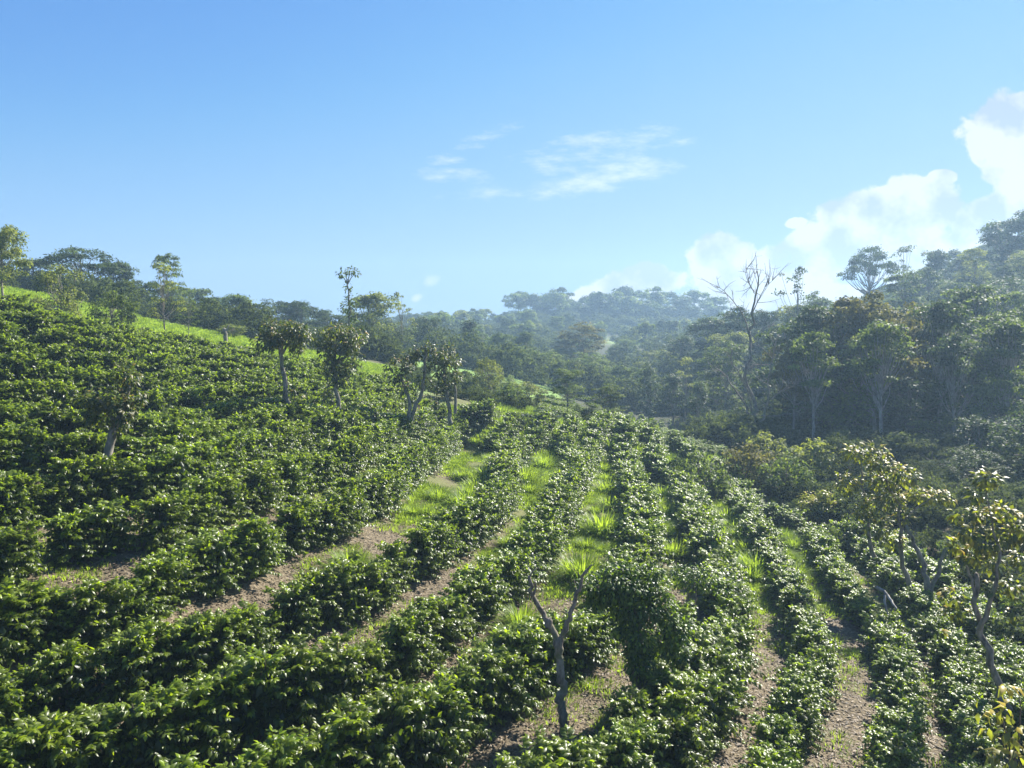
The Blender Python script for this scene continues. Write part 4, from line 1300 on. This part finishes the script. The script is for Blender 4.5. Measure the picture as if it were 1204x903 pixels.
tus = [(707,556,1.1),(713,581,1.05),(716,600,1.0),(708,630,1.35),(684,684,1.4),(779,588,1.1),(785,607,1.0),(791,632,.8),(792,656,1.1),(839,590,.9),(854,612,1.0),(869,636,.9),(877,652,1.0),(888,676,1.1),
       (612,738,.9),(640,552,1.2),(634,545,1.1),(684,522,1.2),(686,530,1.0),(718,530,1.1),(752,536,1.1),(758,552,1.0),(563,580,1.2),(552,590,1.1),(570,566,1.1),(590,545,1.1),(605,500,1.2),(412,672,.8),(404,676,.7),
       (618,570,1.2),(700,545,1.0),(775,575,.9),(846,600,.8),(862,624,.8),(545,600,1.0),(578,556,1.0),(626,520,1.1),(655,515,1.0),(712,568,.9),(722,545,.9),(600,755,.7),(664,560,.8)]
tcount = {}
where = ['left of the middle row', 'right of the middle row', 'two rows right of the middle', 'in the upper left gaps']
for i, (px, py, s) in enumerate(sorted(tus, key=lambda t: -t[1])):
    p = at(px, py, 0.0)
    w_ = where[3] if px < 670 else where[0] if px < 730 else where[1] if px < 800 else where[2]
    r = empty('grass_tussock', p - [0, 0, 0.03], rng.uniform(0, 6.28), s * rng.uniform(1.05, 1.25))
    tcount[w_] = tcount.get(w_, 0) + 1
    tag(r, '%s bright grass clump %s, counted from the nearest' % (ordinal(tcount[w_]), w_), 'grass clump', 'grass clumps ' + w_)
    tag(obj('blades', TUSS[i % 3], r), kind='stuff')
lanes = {('V', 'W'): 'between the third and second rows uphill', ('W', 'X'): 'between the second and first rows uphill', ('X', 'Y'): 'in the wide lane left of the middle row',
         ('Y', 'Z'): 'in the lane right of the middle row', ('Z', 'A'): 'in the second lane right of the middle', ('A', 'B'): 'between the narrow right rows'}
n_, spots = 0, {}
for _ in range(900):
    if n_ >= 75: break
    ab = list(lanes)[rng.integers(0, len(lanes))]
    Pa, Pb = rows3[ab[0]][:, :2], rows3[ab[1]][:, :2]
    p = Pa[rng.integers(0, len(Pa))] + rng.normal(0, 0.8, 2)
    q = Pb[np.argmin(((Pb - p) ** 2).sum(1))]
    m_ = p * 0.5 + q * 0.5 + rng.normal(0, 0.2, 2)
    if not 25 < m_[1] < 45 or not clear_of_bush(m_[0], m_[1], 0.75): continue
    n_ += 1
    spots.setdefault(ab, []).append(m_)
for ab, ms in spots.items():
    for i, m_ in enumerate(sorted(ms, key=lambda t: t[1])):
        r = empty('grass_tussock', (m_[0], m_[1], gz(*m_) - 0.03), rng.uniform(0, 6.28), rng.uniform(0.5, 1.0))
        tag(r, '%s small grass clump %s, from the nearest' % (ordinal(i + 1), lanes[ab]), 'grass clump', 'small grass clumps ' + lanes[ab])
        tag(obj('blades', TUSS[i % 3], r), kind='stuff')
tsrc = []
for i in range(3):
    p = at(560 + i * 9, 582 - i * 8, 0)
    r = empty('low_grass', p, 0, 1.0)
    tag(r, '%s low weed tuft in the grassy upper left gap' % ['nearest', 'middle', 'farthest'][i], 'grass clump', 'low weeds in the upper left gap')
    tsrc.append(tag(obj('blades', LOWG[i], r), kind='stuff'))
gp, gs = [], []
def vnoise(x, y):
    return 0.5 + 0.25 * math.sin(0.9 * x + 1.3 * math.sin(0.6 * y)) + 0.25 * math.sin(1.1 * y + 1.7 * math.sin(0.5 * x + 1))
for _ in range(60000):
    if len(gp) > 9000: break
    Y = math.sqrt(rng.uniform(10.5 ** 2, 48.0 ** 2))
    px = rng.uniform(-20, 1180)
    x = (px - CX) / F * Y
    if not clear_of_bush(x, Y, 0.62): continue
    w_ = min(max((Y - 19) / 14, 0.0), 1) * (1.0 if -5 < x < 11 else 0.55)
    if rng.random() > (0.22 + 0.7 * w_) * max(vnoise(x, Y) * 1.7 - 0.45, 0): continue
    gp.append((x, Y, gz(x, Y) - 0.01)); gs.append(rng.uniform(0.6, 1.5) * (1 + max(Y - 20, 0) / 40))
for _ in range(1500):
    px, Y = rng.uniform(560, 880), rng.uniform(45, 62)
    x = (px - CX) / F * Y
    if not clear_of_bush(x, Y, 0.5): continue
    gp.append((x, Y, gz(x, Y) - 0.02)); gs.append(rng.uniform(1.4, 3.0))
for _ in range(3800):
    px, Y = rng.uniform(-80, 470), rng.uniform(50.5, 68)
    x = (px - CX) / F * Y
    gp.append((x, Y, gz(x, Y) - 0.02)); gs.append(rng.uniform(1.2, 2.6))
o = scatter('weeds', gp, rng.uniform(0, 6.28, len(gp)), gs, tsrc)
tag(o, 'low grass and weeds growing on the paths and the meadow strip', 'grass')

g = Geo()
LP = []
for _ in range(130000):
    if len(LP) > 40000: break
    Y = math.exp(rng.uniform(math.log(11), math.log(26)))
    px = rng.uniform(60, 1204)
    x = (px - CX) / F * Y
    if not clear_of_bush(x, Y, 0.40): continue
    LP.append((x, Y, gz(x, Y) + rng.uniform(0.005, 0.035)))
LP = np.array(LP); m = len(LP)
ld = rng.normal(0, 1, (m, 3)) * [1, 1, 0.18]
leaves(g, LP, ld, np.array([0, 0, 1.0]) + rng.normal(0, 0.3, (m, 3)), rng.uniform(0.05, 0.15, m), rng.uniform(0.02, 0.06, m), np.clip(rng.normal(0.45, 0.34, m), 0, 1), 0.05, 0.2)
o = obj('leaf_litter', g.mesh('leaf_litter', M['litter']))
tag(o, 'dry brown leaf litter and chips lying on the paths', 'leaf litter', kind='stuff')

# fallen branch on the right path, dead stump on the brow, bare earth bank
h = Hero(1052, 712, 21, 21.5)
h.limb([(1030,690,0.6), (1038,694,0.5), (1046,704,0.2), (1054,716,-0.2)], 0.05, 0.03, 10, 7)
h.limb([(1040,700,0.3), (1041,712,0.1), (1044,722,0)], 0.04, 0.02, 8, 6)
h.build('fallen_branch', 'grey fallen branch lying on the path left of the yellowing tree', 'branch', 'pale_bark')
h = Hero(265, 404, 22, 52.0)
h.limb([(265,408,0), (265,398,0), (264,387,0)], 0.16, 0.12, 8, 8)
h.limb([(264,390,0), (268,385,0), (269,382,0)], 0.07, 0.03, 5, 6)
h.build('dead_stump', 'dead stump standing on the meadow edge above the coffee', 'stump', 'bark')

def bank(px, Y, wpx, hpx, label, seed):
    rg = np.random.default_rng(seed)
    nu, nv = 28, 10
    w, hh = wpx / F * Y, hpx / F * Y
    x0 = (px - CX) / F * Y
    u = np.linspace(-1, 1, nu)[:, None]; v = np.linspace(0, 1, nv)[None]
    prof = (1 - np.abs(u) ** 2.2) * (0.75 + 0.25 * np.sin(u * 5 + seed))
    Z = prof * hh * np.sin(v * math.pi * 0.62) / math.sin(math.pi * 0.62) + rg.normal(0, 0.035, (nu, nv)) * hh
    X = u * w / 2 + 0 * v
    Yd = -0.5 + 1.6 * v ** 1.6 + 0 * u + rg.normal(0, 0.05, (nu, nv))
    V = np.stack([X + x0, Yd + Y, np.zeros((nu, nv))], -1)
    V[..., 2] = ground(V[..., 0].ravel(), V[..., 1].ravel()).reshape(nu, nv) + Z - 0.06
    i = np.arange(nu - 1)[:, None] * nv; j = np.arange(nv - 1)[None]
    q = np.stack([i + j, i + nv + j, i + nv + j + 1, i + j + 1], -1).reshape(-1, 4)
    o = obj('earth_bank', mesh('earth_bank', V.reshape(-1, 3), q, M['bank'], None, True))
    return tag(o, label, 'earth bank')
m, w = new_mat('bare earth')
_out = w.node('ShaderNodeOutputMaterial'); _g = w.node('ShaderNodeNewGeometry'); _p = w.node('ShaderNodeBsdfPrincipled')
_n = w.noise(_g.outputs['Position'], 3.0, 7, 0.7)
w.l.new(w.mix(_n, (0.07, 0.045, 0.03, 1), (0.22, 0.155, 0.10, 1)), _p.inputs['Base Color'])
_p.inputs['Roughness'].default_value = 0.95
w.l.new(_p.outputs[0], _out.inputs[0])
M['bank'] = m
bank(192, 48.8, 50, 13, 'bare brown earth bank under the slim young tree', 3)
bank(238, 49.0, 30, 13, 'small earth hump right of the bare bank on the brow', 4)
bank(285, 49.2, 26, 7, 'low brown earth hump below the dead stump', 5)
bank(372, 48.6, 34, 16, 'brown scrubby hump on the brow between the shade trees', 6)
bank(470, 46.5, 52, 16, 'dark brown bank on the brow beside the shade tree cluster', 7)

# ------------------------------------------------------------------ haze
zlo, zhi = GZ.min() - 1.2, max(GZ.max() + 16, 50.0)
Vh = [(sx * 490, sy * 490, z) for z in (zlo, zhi) for sx, sy in ((-1, -1), (1, -1), (1, 1), (-1, 1))]
Fh = [(0, 3, 2, 1), (4, 5, 6, 7), (0, 1, 5, 4), (1, 2, 6, 5), (2, 3, 7, 6), (3, 0, 4, 7)]
m, w = new_mat('haze')
_out = w.node('ShaderNodeOutputMaterial')
_v = w.node('ShaderNodeVolumePrincipled')
_v.inputs['Color'].default_value = (0.50, 0.74, 1.0, 1)
_v.inputs['Density'].default_value = 0.0009
_v.inputs['Anisotropy'].default_value = 0.3
w.l.new(_v.outputs[0], _out.inputs['Volume'])
me = mesh('haze', np.array(Vh, float), [np.array(Fh)], m)
tag(obj('haze', me), kind='stuff')
